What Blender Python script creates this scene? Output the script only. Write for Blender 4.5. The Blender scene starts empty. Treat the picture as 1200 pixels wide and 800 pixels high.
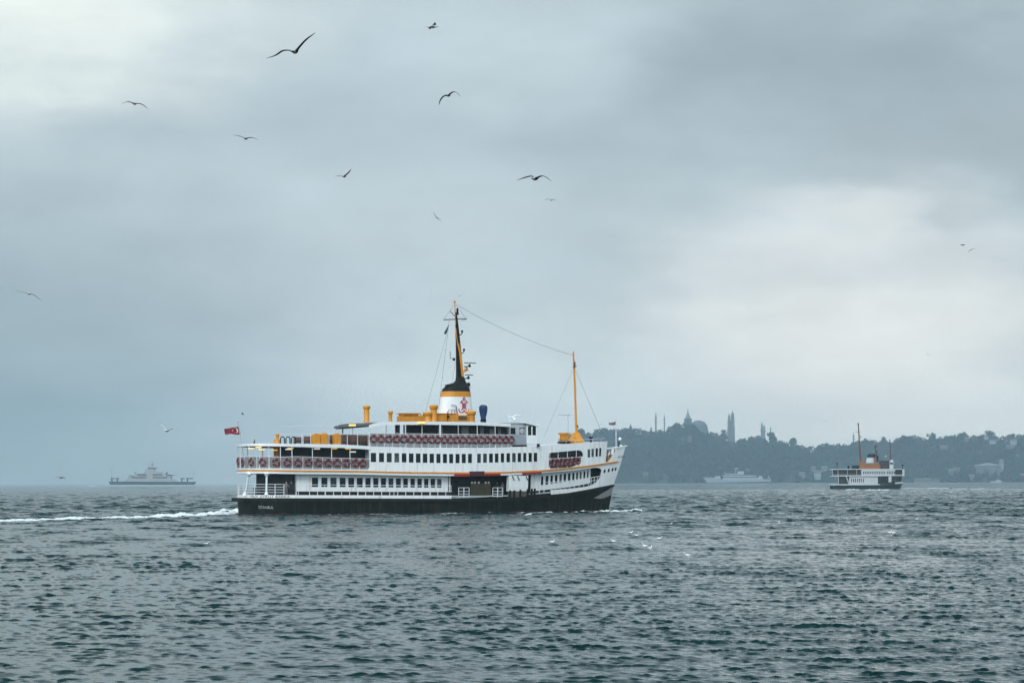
import bpy, bmesh, math, random
import numpy as np
from mathutils import Vector, Matrix
random.seed(7)
rng = np.random.default_rng(7)
S = bpy.context.scene
COL = S.collection
R = math.radians
# ------------------------------------------------------------------ camera
F = 3333.333          # focal length in photograph pixels (1200 wide), a 100 mm lens
HOR = 565.4           # photograph row of the horizon in the middle
CAMZ = 4.0
ROLL = 0.0029
cam_d = bpy.data.cameras.new("camera")
cam = bpy.data.objects.new("camera", cam_d); COL.objects.link(cam)
cam_d.sensor_width = 36; cam_d.lens = 100
cam_d.shift_y = (HOR - 400) / 1200
cam_d.clip_start = 0.5; cam_d.clip_end = 60000
cam.location = (0, 0, CAMZ); cam.rotation_euler = (R(90), ROLL, 0)
S.camera = cam
# ------------------------------------------------------------------ light and exposure
S.view_settings.view_transform = 'Standard'; S.view_settings.look = 'None'
S.view_settings.gamma = 1; S.view_settings.exposure = 0.0
S.cycles.use_denoising = True
S.cycles.max_bounces = 6; S.cycles.diffuse_bounces = 3; S.cycles.glossy_bounces = 3
S.cycles.transmission_bounces = 3; S.cycles.volume_bounces = 0; S.cycles.transparent_max_bounces = 8
S.cycles.caustics_reflective = False; S.cycles.caustics_refractive = False
SUN_EL, SUN_AZ = 34.0, 200.0        # sun behind the camera, a little to the left (azimuth clockwise from +Y)
sun_d = bpy.data.lights.new("sun", 'SUN'); sun_d.energy = 1.1; sun_d.angle = R(14); sun_d.color = (1, .97, .93)
sun = bpy.data.objects.new("sun", sun_d); COL.objects.link(sun)
sv = Vector((math.sin(R(SUN_AZ)) * math.cos(R(SUN_EL)), math.cos(R(SUN_AZ)) * math.cos(R(SUN_EL)), math.sin(R(SUN_EL))))
sun.rotation_euler = (-sv).to_track_quat('-Z', 'Y').to_euler()
sun.location = sv * 300

W = bpy.data.worlds.new("World"); S.world = W; W.use_nodes = True
def build_world():
    nt = W.node_tree; N = nt.nodes; L = nt.links; N.clear()
    out = N.new('ShaderNodeOutputWorld'); bg = N.new('ShaderNodeBackground')
    bg.inputs['Strength'].default_value = 0.1
    L.new(bg.outputs[0], out.inputs[0])
    sky = N.new('ShaderNodeTexSky'); sky.sky_type = 'NISHITA'; sky.sun_disc = False
    sky.sun_elevation = R(SUN_EL); sky.sun_rotation = R(SUN_AZ); sky.air_density = 1.5; sky.dust_density = 3
    tc = N.new('ShaderNodeTexCoord'); sep = N.new('ShaderNodeSeparateXYZ'); L.new(tc.outputs['Generated'], sep.inputs[0])
    def M(op, a, b=None, c=None, clamp=False):
        n = N.new('ShaderNodeMath'); n.operation = op; n.use_clamp = clamp
        for k, v in enumerate((a, b, c)):
            if v is None: continue
            if hasattr(v, 'links') or hasattr(v, 'is_linked'): L.new(v, n.inputs[k])
            else: n.inputs[k].default_value = v
        return n.outputs[0]
    def mixc(fac, a, b):
        n = N.new('ShaderNodeMix'); n.data_type = 'RGBA'
        for sock, v in ((n.inputs[0], fac), (n.inputs[6], a), (n.inputs[7], b)):
            if hasattr(v, 'is_linked'): L.new(v, sock)
            else: sock.default_value = v if isinstance(v, (int, float)) else (*v, 1)
        return n.outputs[2]
    # ragged offset for the cloud edges
    mp = N.new('ShaderNodeMapping'); mp.inputs['Scale'].default_value = (1, 1, 2.6); L.new(tc.outputs['Generated'], mp.inputs[0])
    n1 = N.new('ShaderNodeTexNoise'); n1.inputs['Scale'].default_value = 10; n1.inputs['Detail'].default_value = 7; n1.inputs['Roughness'].default_value = .55
    L.new(mp.outputs[0], n1.inputs['Vector'])
    sc = N.new('ShaderNodeSeparateColor'); L.new(n1.outputs['Color'], sc.inputs[0])
    X = M('ADD', sep.outputs[0], M('MULTIPLY', M('SUBTRACT', sc.outputs[0], .5), .13))
    Z = M('ADD', sep.outputs[2], M('MULTIPLY', M('SUBTRACT', sc.outputs[1], .5), .075))
    front = M('GREATER_THAN', sep.outputs[1], 0)
    def blob(px, py, rx, ry, soft=1.0):
        cx = (px - 600) / F; cz = -(py - HOR) / F
        u = M('DIVIDE', M('SUBTRACT', X, cx), rx / F); v = M('DIVIDE', M('SUBTRACT', Z, cz), ry / F)
        d = M('SQRT', M('ADD', M('MULTIPLY', u, u), M('MULTIPLY', v, v)))
        n = N.new('ShaderNodeMapRange'); n.interpolation_type = 'SMOOTHSTEP'
        L.new(d, n.inputs[0]); n.inputs[1].default_value = 1 - soft; n.inputs[2].default_value = 1.0
        n.inputs[3].default_value = 1; n.inputs[4].default_value = 0
        return M('MULTIPLY', n.outputs[0], front)
    c = mixc(0.0, SKY_BASE, SKY_BASE)
    # large soft cloud structure everywhere
    mp2 = N.new('ShaderNodeMapping'); mp2.inputs['Scale'].default_value = (1.2, 1.2, 4.5); L.new(tc.outputs['Generated'], mp2.inputs[0])
    n2 = N.new('ShaderNodeTexNoise'); n2.inputs['Scale'].default_value = 3.2; n2.inputs['Detail'].default_value = 5; n2.inputs['Roughness'].default_value = .5
    L.new(mp2.outputs[0], n2.inputs['Vector'])
    f2 = M('MULTIPLY', M('SUBTRACT', n2.outputs[0], .38), 1.7, clamp=True)
    c = mixc(f2, SKY_LOW, SKY_BASE)
    for (px, py, rx, ry, col, fac) in SKY_BLOBS:
        c = mixc(M('MULTIPLY', blob(px, py, rx, ry), fac), c, col)
    # fine texture of the cloud deck
    n3 = N.new('ShaderNodeTexNoise'); n3.inputs['Scale'].default_value = 17; n3.inputs['Detail'].default_value = 8; n3.inputs['Roughness'].default_value = .58; L.new(mp.outputs[0], n3.inputs['Vector'])
    g = M('ADD', 1.0, M('MULTIPLY', M('SUBTRACT', n3.outputs[0], .5), .34))
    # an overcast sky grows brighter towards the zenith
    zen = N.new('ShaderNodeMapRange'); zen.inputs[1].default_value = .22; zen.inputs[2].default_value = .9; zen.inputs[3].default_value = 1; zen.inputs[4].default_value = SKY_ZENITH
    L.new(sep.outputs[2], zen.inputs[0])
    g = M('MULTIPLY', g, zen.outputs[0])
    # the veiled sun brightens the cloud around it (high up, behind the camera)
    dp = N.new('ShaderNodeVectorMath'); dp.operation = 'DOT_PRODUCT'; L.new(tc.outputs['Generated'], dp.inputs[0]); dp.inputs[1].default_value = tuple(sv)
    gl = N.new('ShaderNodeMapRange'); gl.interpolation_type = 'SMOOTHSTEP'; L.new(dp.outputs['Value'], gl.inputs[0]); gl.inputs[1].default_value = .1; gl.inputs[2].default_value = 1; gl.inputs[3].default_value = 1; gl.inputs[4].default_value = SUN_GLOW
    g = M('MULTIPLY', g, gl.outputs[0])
    tn = N.new('ShaderNodeVectorMath'); tn.operation = 'MULTIPLY'; L.new(c, tn.inputs[0]); tn.inputs[1].default_value = (1.0, .98, .94)      # slightly green-grey air
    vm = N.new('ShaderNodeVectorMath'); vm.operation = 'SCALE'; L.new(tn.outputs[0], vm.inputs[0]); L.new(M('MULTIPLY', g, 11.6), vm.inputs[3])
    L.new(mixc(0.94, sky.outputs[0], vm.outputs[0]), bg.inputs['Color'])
def lin(r, g, b):
    f = lambda v: ((v / 255 + .055) / 1.055) ** 2.4 if v > 10 else v / 255 / 12.92
    return (f(r), f(g), f(b))
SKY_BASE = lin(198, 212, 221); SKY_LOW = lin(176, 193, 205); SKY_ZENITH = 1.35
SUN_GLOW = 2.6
SKY_BLOBS = [   # px, py, radius x, radius y, colour, amount
    (-60, 520, 640, 360, lin(132, 156, 166), .85),
    (30, 300, 420, 200, lin(146, 167, 180), .55),
    (640, 480, 440, 200, lin(222, 234, 239), .85),
    (60, 10, 430, 150, lin(232, 242, 241), 1.0),
    (1000, 100, 640, 190, lin(148, 166, 178), .9),
    (1150, 190, 330, 110, lin(158, 170, 181), .7),
    (600, 60, 260, 120, lin(196, 213, 223), .6),
    (1010, 410, 450, 225, lin(238, 241, 241), 1.0),
    (960, 275, 150, 60, lin(224, 230, 234), .6),
    (1190, 20, 200, 60, lin(190, 202, 212), .7),
    (1080, 300, 260, 35, lin(202, 210, 218), .35),
    (1150, 520, 620, 130, lin(242, 245, 243), .95),
]
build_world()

# ------------------------------------------------------------------ pixels of the photograph to directions
def lev(px, py):
    u, v = px - 600, py - HOR
    return u - v * ROLL, v + u * ROLL
def at(px, py, Y):
    u, v = lev(px, py); return Vector((u / F * Y, Y, CAMZ - v / F * Y))
def onwater(px, py, z=0.0):
    u, v = lev(px, py); Y = (CAMZ - z) * F / v; return Vector((u / F * Y, Y, z))

# ------------------------------------------------------------------ materials
MATS = {}
def mat(name, col, rough=.6, metal=0, var=.12, scale=1.5, bump=0, spec=.5, emit=None, streak=0, dirt=None):
    if name in MATS: return MATS[name]
    m = bpy.data.materials.new(name); m.use_nodes = True; nt = m.node_tree; N = nt.nodes; L = nt.links
    b = N['Principled BSDF']; b.inputs['Roughness'].default_value = rough; b.inputs['Metallic'].default_value = metal
    b.inputs['Specular IOR Level'].default_value = spec
    tc = N.new('ShaderNodeTexCoord'); no = N.new('ShaderNodeTexNoise'); no.inputs['Scale'].default_value = scale; no.inputs['Detail'].default_value = 5
    L.new(tc.outputs['Object'], no.inputs['Vector'])
    cr = N.new('ShaderNodeValToRGB'); a = tuple(c * (1 - var) for c in col); h = tuple(min(1, c * (1 + var)) for c in col)
    cr.color_ramp.elements[0].position = .3; cr.color_ramp.elements[0].color = (*a, 1)
    cr.color_ramp.elements[1].position = .7; cr.color_ramp.elements[1].color = (*h, 1)
    L.new(no.outputs[0], cr.inputs[0]); last = cr.outputs[0]
    if streak:     # weather streaks running down a painted side
        mp = N.new('ShaderNodeMapping'); mp.inputs['Scale'].default_value = (1.6, 1.6, .12); L.new(tc.outputs['Object'], mp.inputs[0])
        n2 = N.new('ShaderNodeTexNoise'); n2.inputs['Scale'].default_value = 1.6; n2.inputs['Detail'].default_value = 6; n2.inputs['Roughness'].default_value = .65; L.new(mp.outputs[0], n2.inputs['Vector'])
        mr = N.new('ShaderNodeMapRange'); mr.inputs[1].default_value = .52; mr.inputs[2].default_value = .78; mr.inputs[4].default_value = streak; L.new(n2.outputs[0], mr.inputs[0])
        mx = N.new('ShaderNodeMix'); mx.data_type = 'RGBA'; L.new(mr.outputs[0], mx.inputs[0]); L.new(last, mx.inputs[6]); mx.inputs[7].default_value = (*(dirt or (.28, .2, .13)), 1)
        last = mx.outputs[2]
    L.new(last, b.inputs['Base Color'])
    if bump:
        bp = N.new('ShaderNodeBump'); bp.inputs['Strength'].default_value = bump; bp.inputs['Distance'].default_value = .05
        L.new(no.outputs[0], bp.inputs['Height']); L.new(bp.outputs[0], b.inputs['Normal'])
    if emit:
        b.inputs['Emission Color'].default_value = (*emit[0], 1); b.inputs['Emission Strength'].default_value = emit[1]
    MATS[name] = m; return m
WHITE = mat('white_paint', (.80, .82, .83), .45, streak=.55, bump=.25, var=.03)
WHITE2 = mat('white_trim_paint', (.80, .82, .83), .45, var=.03)
GREYW = mat('pale_grey_paint', (.42, .45, .48), .55, streak=.3)
BLACK = mat('black_hull_paint', (.006, .009, .007), .6, var=.4, streak=.8, dirt=(.045, .036, .024), bump=.3, spec=.12)
STRAKE = mat('dark_rubber_and_tar', (.016, .014, .010), .75, var=.4, spec=.2)
ORANGE = mat('orange_paint', (.62, .25, .010), .45, streak=.4, dirt=(.25, .10, .02), var=.12)
ORANGE2 = mat('orange_band_paint', (.62, .25, .03), .5, streak=.5, dirt=(.3, .07, .01))
REDP = mat('red_paint', (.30, .012, .015), .5)
MAROON = mat('maroon_paint', (.06, .010, .012), .6)
DARKIN = mat('shade_toned_interior', (.012, .016, .012), .7, var=.5)  # shade of the covered decks put into the wall colour
DARKGR = mat('dark_grey_mesh', (.10, .10, .10), .8, var=.3, scale=6)
GLASS = mat('dark_window_glass', (.008, .014, .012), .15, var=.8, scale=.9, spec=.22)
GLASS2 = mat('dim_window_glass', (.03, .04, .038), .15, var=.8, scale=1.5, spec=.3)
GLASS3 = mat('lighter_window_glass', (.07, .08, .08), .2, var=.8, scale=2.5, spec=.3)
HULLGR = mat('worn_grey_hull_paint', (.22, .23, .23), .6, streak=.7, dirt=(.08, .06, .05))
CHAR = mat('black_metal', (.008, .008, .007), .6, spec=.15)
RAIL = mat('rail_paint', (.70, .72, .74), .5, var=.05)
BUOYR = mat('lifebuoy_red', (.14, .008, .015), .6, scale=3, var=.35)
BUOYW = mat('lifebuoy_white', (.27, .21, .215), .6)
CLOTH = mat('rail_weather_screen', (.20, .20, .205), .8, var=.3, scale=2.5)
CLOTH2 = mat('pale_rail_screen', (.33, .34, .35), .8, var=.2)
WOOD = mat('varnished_brown_wood', (.10, .055, .025), .55, var=.35, scale=3)
SLATW = mat('weathered_bench_wood', (.14, .075, .06), .7, var=.3, scale=4)
BLUE = mat('blue_canvas', (.008, .035, .12), .75, var=.3)
FLAGR = mat('flag_red', (.21, .003, .013), .7, var=.15)
FLAGW = mat('flag_white', (.75, .72, .72), .7)
LAMP = mat('lit_yellow_lamp', (.8, .6, .2), .5, emit=((1, .62, .12), .8))
LAMPW = mat('lit_pale_lamp', (.8, .8, .7), .5, emit=((1, .95, .8), .8))
EMBR = mat('emblem_red', (.45, .01, .04), .5)
LETD = mat('lettering_brown', (.07, .03, .015), .6)
LETW = mat('lettering_white', (.35, .38, .36), .6)
WIRE = mat('wire_steel', (.10, .11, .12), .6)

# ------------------------------------------------------------------ mesh helpers
class MB:
    def __init__(s): s.v = []; s.f = []; s.m = []; s.k = 0
    def add(s, vs, fs):
        o = len(s.v); s.v += [tuple(p) for p in vs]; s.f += [tuple(i + o for i in f) for f in fs]; s.m += [s.k] * len(fs)
    def box(s, c, d, rz=0, ry=0):
        x, y, z = (q / 2 for q in d); M = Matrix.Rotation(rz, 3, 'Z') @ Matrix.Rotation(ry, 3, 'Y'); c = Vector(c)
        vs = [c + M @ Vector((a * x, b * y, e * z)) for e in (-1, 1) for b in (-1, 1) for a in (-1, 1)]
        s.add(vs, [(0, 2, 3, 1), (4, 5, 7, 6), (0, 1, 5, 4), (2, 6, 7, 3), (0, 4, 6, 2), (1, 3, 7, 5)])
    def loft(s, loops, caps=True, close=True):
        n = len(loops[0]); vs = [p for l in loops for p in l]; fs = []
        for a in range(len(loops) - 1):
            for i in range(n if close else n - 1):
                j = (i + 1) % n; fs.append((a * n + i, a * n + j, (a + 1) * n + j, (a + 1) * n + i))
        if caps: fs.append(tuple(range(n))[::-1]); fs.append(tuple((len(loops) - 1) * n + i for i in range(n)))
        s.add(vs, fs)
    def tube(s, pts, r, n=6, r2=None):
        pts = [Vector(p) for p in pts]; loops = []
        up = None
        for i, p in enumerate(pts):
            t = (pts[min(i + 1, len(pts) - 1)] - pts[max(i - 1, 0)]).normalized()
            ref = Vector((0, 0, 1)) if abs(t.z) < .9 else Vector((1, 0, 0))
            a = t.cross(ref).normalized(); b = t.cross(a)
            q = i / max(1, len(pts) - 1); rr = r + ((r2 if r2 is not None else r) - r) * q
            loops.append([p + a * math.cos(k * 2 * math.pi / n) * rr + b * math.sin(k * 2 * math.pi / n) * rr for k in range(n)])
        s.loft(loops)
    def lathe(s, prof, c, n=16, sx=1, sy=1):
        c = Vector(c)
        s.loft([[c + Vector((math.cos(k * 2 * math.pi / n) * r * sx, math.sin(k * 2 * math.pi / n) * r * sy, z)) for k in range(n)] for r, z in prof])
    def ball(s, c, r, n=10, sz=1, sx=1, sy=1):
        s.lathe([(max(.02, math.sin(a)) * r, -math.cos(a) * r * sz) for a in [math.pi * i / 8 for i in range(9)]], c, n, sx, sy)
    def prism(s, pts, a, b, axis='y'):
        g = (lambda p, q: (p[0], q, p[1])) if axis == 'y' else (lambda p, q: (q, p[0], p[1]))
        s.loft([[g(p, a) for p in pts], [g(p, b) for p in pts]])
    def build(s, name, mats, parent=None, smooth=35, kind=None, label=None, matrix=None):
        me = bpy.data.meshes.new(name); me.from_pydata(s.v, [], s.f)
        if not isinstance(mats, (list, tuple)): mats = [mats]
        for m in mats: me.materials.append(m)
        if len(mats) > 1: me.polygons.foreach_set('material_index', s.m)
        bm = bmesh.new(); bm.from_mesh(me); bmesh.ops.recalc_face_normals(bm, faces=bm.faces[:]); bm.to_mesh(me); bm.free()
        if smooth: me.polygons.foreach_set('use_smooth', [True] * len(me.polygons)); me.set_sharp_from_angle(angle=R(smooth))
        o = bpy.data.objects.new(name, me); COL.objects.link(o)
        if parent: o.parent = parent
        if kind: o['kind'] = kind
        if label: o['label'] = label
        if matrix is not None: o.matrix_world = matrix
        return o
def empty(name, loc=(0, 0, 0), rz=0, label=None, cat=None, group=None):
    o = bpy.data.objects.new(name, None); COL.objects.link(o); o.location = loc; o.rotation_euler = (0, 0, rz); o.empty_display_size = .5
    return tag(o, label, cat, group)
def tag(o, label=None, cat=None, group=None, kind=None):
    if label: o['label'] = label
    if cat: o['category'] = cat
    if group: o['group'] = group
    if kind: o['kind'] = kind
    return o
def npmesh(name, V, Fq, mat_, smooth=True, parent=None):
    me = bpy.data.meshes.new(name); V = np.asarray(V, np.float32); Fq = np.asarray(Fq, np.int32); k = Fq.shape[1]
    me.vertices.add(len(V)); me.vertices.foreach_set('co', V.ravel())
    me.loops.add(Fq.size); me.loops.foreach_set('vertex_index', Fq.ravel())
    me.polygons.add(len(Fq)); me.polygons.foreach_set('loop_start', np.arange(len(Fq), dtype=np.int32) * k)
    if smooth: me.polygons.foreach_set('use_smooth', np.ones(len(Fq), bool))
    me.materials.append(mat_); me.update(calc_edges=True)
    o = bpy.data.objects.new(name, me); COL.objects.link(o)
    if parent: o.parent = parent
    return o

# ------------------------------------------------------------------ haze
HAZE = 9.2e-5
def build_haze():
    b = MB(); b.box((600, 3800, 98), (9000, 8600, 202)); 
    m = bpy.data.materials.new('haze_air'); m.use_nodes = True; N = m.node_tree.nodes; N.clear()
    o = N.new('ShaderNodeOutputMaterial'); v = N.new('ShaderNodeVolumePrincipled')
    v.inputs['Color'].default_value = (.61, .85, 1, 1); v.inputs['Density'].default_value = HAZE; v.inputs['Anisotropy'].default_value = .2
    m.node_tree.links.new(v.outputs[0], o.inputs['Volume'])
    m.volume_intersection_method if hasattr(m, 'volume_intersection_method') else None
    tag(b.build('haze', m, smooth=0), 'pale grey sea haze over the whole strait', 'haze', kind='stuff')
build_haze()

# ------------------------------------------------------------------ the sea
NW = 180; NB = 50
_lam = np.exp(rng.uniform(math.log(.17), math.log(.58), NW)); _k = 2 * math.pi / _lam
_lam[:NB] = np.exp(rng.uniform(math.log(1.1), math.log(4.6), NB)); _k = 2 * math.pi / _lam
_th = R(-78) + rng.normal(0, .40, NW); _kx = _k * np.cos(_th); _ky = _k * np.sin(_th)
_ph = rng.uniform(0, 2 * math.pi, NW); _a = .0158 / _k * rng.uniform(.5, 1.5, NW) * np.minimum(1, (_lam / .7) ** -.4)
_a[:NB] = .0026 / _k[:NB] * rng.uniform(.5, 1.5, NB)
def gust(x, y):
    g = np.zeros_like(x)
    for (l, t, p) in ((23, .3, 1), (41, 1.2, 2), (67, 2.2, .4), (33, 2.9, 5), (120, .9, 3)):
        g = g + np.sin((x * math.cos(t) + y * math.sin(t)) * 2 * math.pi / l + p)
    return 1.0 + .035 * g
def wave(x, y, disp=False):
    x = np.asarray(x, float); y = np.asarray(y, float); z = np.zeros_like(x); dx = np.zeros_like(x); dy = np.zeros_like(x); g = gust(x, y)
    far = 1 + 5.5 * np.clip((np.hypot(x, y) - 85) / 330, 0, 1)      # rougher water out in the open strait
    for i in range(NW):
        q = _kx[i] * x + _ky[i] * y + _ph[i]; f = far if i < NB else 1.0; z += _a[i] * np.cos(q) * f
        if disp:
            s_ = np.sin(q) * _a[i] * .9 * f; dx -= s_ * _kx[i] / _k[i]; dy -= s_ * _ky[i] / _k[i]
    sig = np.sqrt(.5 * (np.sum(_a[NB:] ** 2) + np.sum(_a[:NB] ** 2) * far ** 2))
    z = z + CREST * sig * np.clip(z * g / sig - .6, 0, 3) ** 1.4           # only the highest wavelets rear up into sharp fronts
    return (z * g, dx * g, dy * g - LEAN * z * g) if disp else z * g      # crests lean towards the lee side, so their fronts are steep and thin
CREST, LEAN = 1.25, 2.3
def wz(x, y): return float(wave(np.array([x]), np.array([y]))[0])
def water_material():
    m = bpy.data.materials.new('sea_water'); m.use_nodes = True; N = m.node_tree.nodes; L = m.node_tree.links
    b = N['Principled BSDF']; b.inputs['Base Color'].default_value = (.003, .024, .026, 1); b.inputs['Roughness'].default_value = .06; b.inputs['IOR'].default_value = 1.165; b.inputs['Specular Tint'].default_value = (.52, .85, .93, 1)
    tc = N.new('ShaderNodeTexCoord')
    def noise(sc, det, st=(1, 1, 1)):
        mp = N.new('ShaderNodeMapping'); mp.inputs['Scale'].default_value = st; L.new(tc.outputs['Object'], mp.inputs[0])
        n = N.new('ShaderNodeTexNoise'); n.inputs['Scale'].default_value = sc; n.inputs['Detail'].default_value = det; n.inputs['Roughness'].default_value = .6; L.new(mp.outputs[0], n.inputs['Vector']); return n.outputs[0]
    b1 = N.new('ShaderNodeBump'); b1.inputs['Strength'].default_value = 1; b1.inputs['Distance'].default_value = .036; L.new(noise(3.2, 3, (1, .7, 1)), b1.inputs['Height'])
    # far water: the mesh gets coarse there, so larger waves join the relief
    cd = N.new('ShaderNodeVectorMath'); cd.operation = 'LENGTH'; L.new(tc.outputs['Object'], cd.inputs[0])
    mr = N.new('ShaderNodeMapRange'); mr.inputs[1].default_value = 100; mr.inputs[2].default_value = 600; mr.inputs[3].default_value = 0; mr.inputs[4].default_value = .5; L.new(cd.outputs['Value'], mr.inputs[0])
    b2 = N.new('ShaderNodeBump'); b2.inputs['Strength'].default_value = 1; L.new(noise(1.1, 4, (1, .7, 1)), b2.inputs['Height']); L.new(mr.outputs[0], b2.inputs['Distance'])
    L.new(b2.outputs[0], b1.inputs['Normal']); L.new(b1.outputs[0], b.inputs['Normal'])
    return m
def build_water():
    d = np.concatenate([[.5, 4, 10, 18, 26, 34, 42], np.geomspace(50, 1500, 1850), np.geomspace(1510, 9000, 120), [11000, 15000, 22000, 40000]])
    a = np.concatenate([np.linspace(-180, -17, 60, endpoint=False), np.linspace(-17, -14.5, 8, endpoint=False), np.linspace(-14.5, 14.5, 560), np.linspace(14.5, 17, 9)[1:], np.linspace(17, 180, 61)[1:]]) * math.pi / 180
    D, A = np.meshgrid(d, a, indexing='ij'); x = D * np.sin(A); y = D * np.cos(A)
    z, dx, dy = wave(x, y, True); fade = np.clip((6000 - D) / 3000, 0, 1) * np.clip(D / 5, 0, 1) * np.clip((17 - np.abs(np.degrees(A))) / 2.5, 0, 1)
    V = np.stack([x + dx * fade, y + dy * fade, z * fade], -1).reshape(-1, 3)
    nr, nc = D.shape; i = np.arange(nr - 1)[:, None] * nc + np.arange(nc - 1)[None]
    Q = np.stack([i, i + 1, i + nc + 1, i + nc], -1).reshape(-1, 4)[:, ::-1]
    o = npmesh('water', V, Q, water_material()); tag(o, kind='structure'); return o
build_water()

# ================================================================== hull-shaped geometry
class Hull:
    """Outline of a ship: s runs 0..1 from stern to stem, z up; local x forward, y to port."""
    def __init__(h, O, th, L, B, stem, stern=((-1, 0), (9, 0)), round_=.10, rn=2.6, bow0=.40, pw=(1.7, 2.3)):
        h.O = Vector((O[0], O[1], 0)); h.th = th; h.c = math.cos(th); h.s = math.sin(th); h.L = L; h.B = B
        h.stem = stem; h.stern = stern; h.round = round_; h.rn = rn; h.bow0 = bow0; h.pw = pw
        h.M = Matrix.Translation(h.O) @ Matrix.Rotation(th, 4, 'Z')
    def ip(h, tab, z):
        if z <= tab[0][0]: return tab[0][1]
        for (a, va), (b, vb) in zip(tab, tab[1:]):
            if z <= b: return va + (vb - va) * (z - a) / (b - a)
        return tab[-1][1]
    def x(h, s, z):
        wb = max(0, (s - .86) / .14); wb = wb * wb * (1.6 - .6 * wb); wa = max(0, 1 - s / .06)
        return s * h.L + wb * (h.ip(h.stem, z) - h.L) + wa * wa * h.ip(h.stern, z)
    def hb(h, s, z):
        B = h.B * (1 if z > 0 else 1 + .03 * z)
        zf = max(0, min(1, z / 7)); v = 1.0; s = max(0, min(1, s))
        if s < h.round: t = (h.round - s) / h.round; v = max(0, 1 - t ** h.rn) ** (1 / h.rn)
        if s > h.bow0: t = (s - h.bow0) / (1 - h.bow0); v = 1 - t ** (h.pw[0] + (h.pw[1] - h.pw[0]) * zf)
        return B * v
    def P(h, s, z, side=-1, off=0.0):
        if s < 0: s, side = -s, -side          # round the stern to the other side
        b = h.hb(s, z)
        return Vector((h.x(s, z), side * max(0, b + off), z)) if off <= 0 or b > .3 else Vector((h.x(s, z) + (off if s > .5 else -off), side * b, z))
    def w(h, p): return h.M @ Vector(p)
    def proj(h, p):
        q = h.M @ Vector(p); return q.x / q.y * F, -(q.z - CAMZ) / q.y * F      # level pixel offsets
    def loc(h, px, py, off=0.0, y=None, lo=None, hi=1.0):
        """(s, z) on the starboard side (or, with y given, x and z on that lengthwise plane)."""
        u, v = lev(px, py)
        if lo is None: lo = -.012 if y is None else -.15
        def at_s(s):
            z = 5.0
            for _ in range(6):
                if y is None: p = h.P(s, z, -1, off)
                else: p = Vector((s * h.L, y, z))
                q = h.M @ p; z = CAMZ - v / F * q.y
            return q.x / q.y * F, z
        a, b = lo, hi
        for _ in range(40):
            m = (a + b) / 2
            if at_s(m)[0] < u: a = m
            else: b = m
        m = (a + b) / 2
        return (m if y is None else m * h.L), at_s(m)[1]
    def curve(h, pts, off=0.0, lo=None, y=None):
        t = sorted(h.loc(px, py, off, y=y, lo=lo) for px, py in pts)
        ss = [q[0] for q in t]; zz = [q[1] for q in t]
        return lambda s: float(np.interp(s, ss, zz))
def srange(a, b, n=40):
    """stations between a and b, closer together at the rounded stern"""
    out = list(np.linspace(a, b, n))
    if a < .1: out += [a + (.1 - a) * q for q in (.004, .015, .035, .07, .12, .18, .26, .35, .45, .57, .7, .85) if a + (.1 - a) * q < b]
    return sorted(set(round(float(q), 6) for q in out))
def slab(h, mb, ss, zlo, zhi, o1=0.0, o2=-.08, nz=1, sides=(-1, 1)):
    """closed plate that follows the side between the heights zlo(s) and zhi(s)"""
    for side in sides:
        loops = []
        for s in ss:
            a, b = zlo(s), max(zlo(s) + .002, zhi(s)); zs = [a + (b - a) * i / nz for i in range(nz + 1)]
            loops.append([h.P(s, z, side, o1) for z in zs] + [h.P(s, z, side, o2) for z in reversed(zs)])
        mb.loft(loops)
def deck(h, mb, ss, zf, th=.12, off=-.05):
    loops = []
    for s in ss:
        z = zf(s); a = h.P(s, z, 1, off); b = h.P(s, z, -1, off)
        if a.y < .01: a.y = .01; b.y = -.01
        loops.append([a, b, b - Vector((0, 0, th)), a - Vector((0, 0, th))])
    mb.loft(loops)
def rail(h, mb, ss, zf, heights, off=0.0, r=.03, posts=(), sides=(-1,), pr=.03, base=0.0):
    for side in sides:
        for q in heights: mb.tube([h.P(s, zf(s) + q, side, off) for s in ss], r, 5)
        for s in posts: mb.tube([h.P(s, zf(s) + base, side, off), h.P(s, zf(s) + max(heights), side, off)], pr, 5)
def winwall(h, mb, ss, zlo, zhi, wins, o1, o2, sides=(-1,)):
    """wall with rectangular holes; wins = (s0, s1, z0, z1) sorted by s"""
    cut = [ss[0]]
    for (a, b, z0, z1) in wins:
        slab(h, mb, [q for q in [cut[-1], *[t for t in ss if cut[-1] < t < a], a]], zlo, zhi, o1, o2, 1, sides)
        slab(h, mb, [a, b], zlo, lambda s, z0=z0: z0, o1, o2, 1, sides); slab(h, mb, [a, b], lambda s, z1=z1: z1, zhi, o1, o2, 1, sides)
        cut.append(b)
    slab(h, mb, [cut[-1], *[t for t in ss if cut[-1] < t < ss[-1]], ss[-1]], zlo, zhi, o1, o2, 1, sides)
def frame_pts(h, a, b, z0, z1, off): return [h.P(a, z0, -1, off), h.P(b, z0, -1, off), h.P(b, z1, -1, off), h.P(a, z1, -1, off)]
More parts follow.
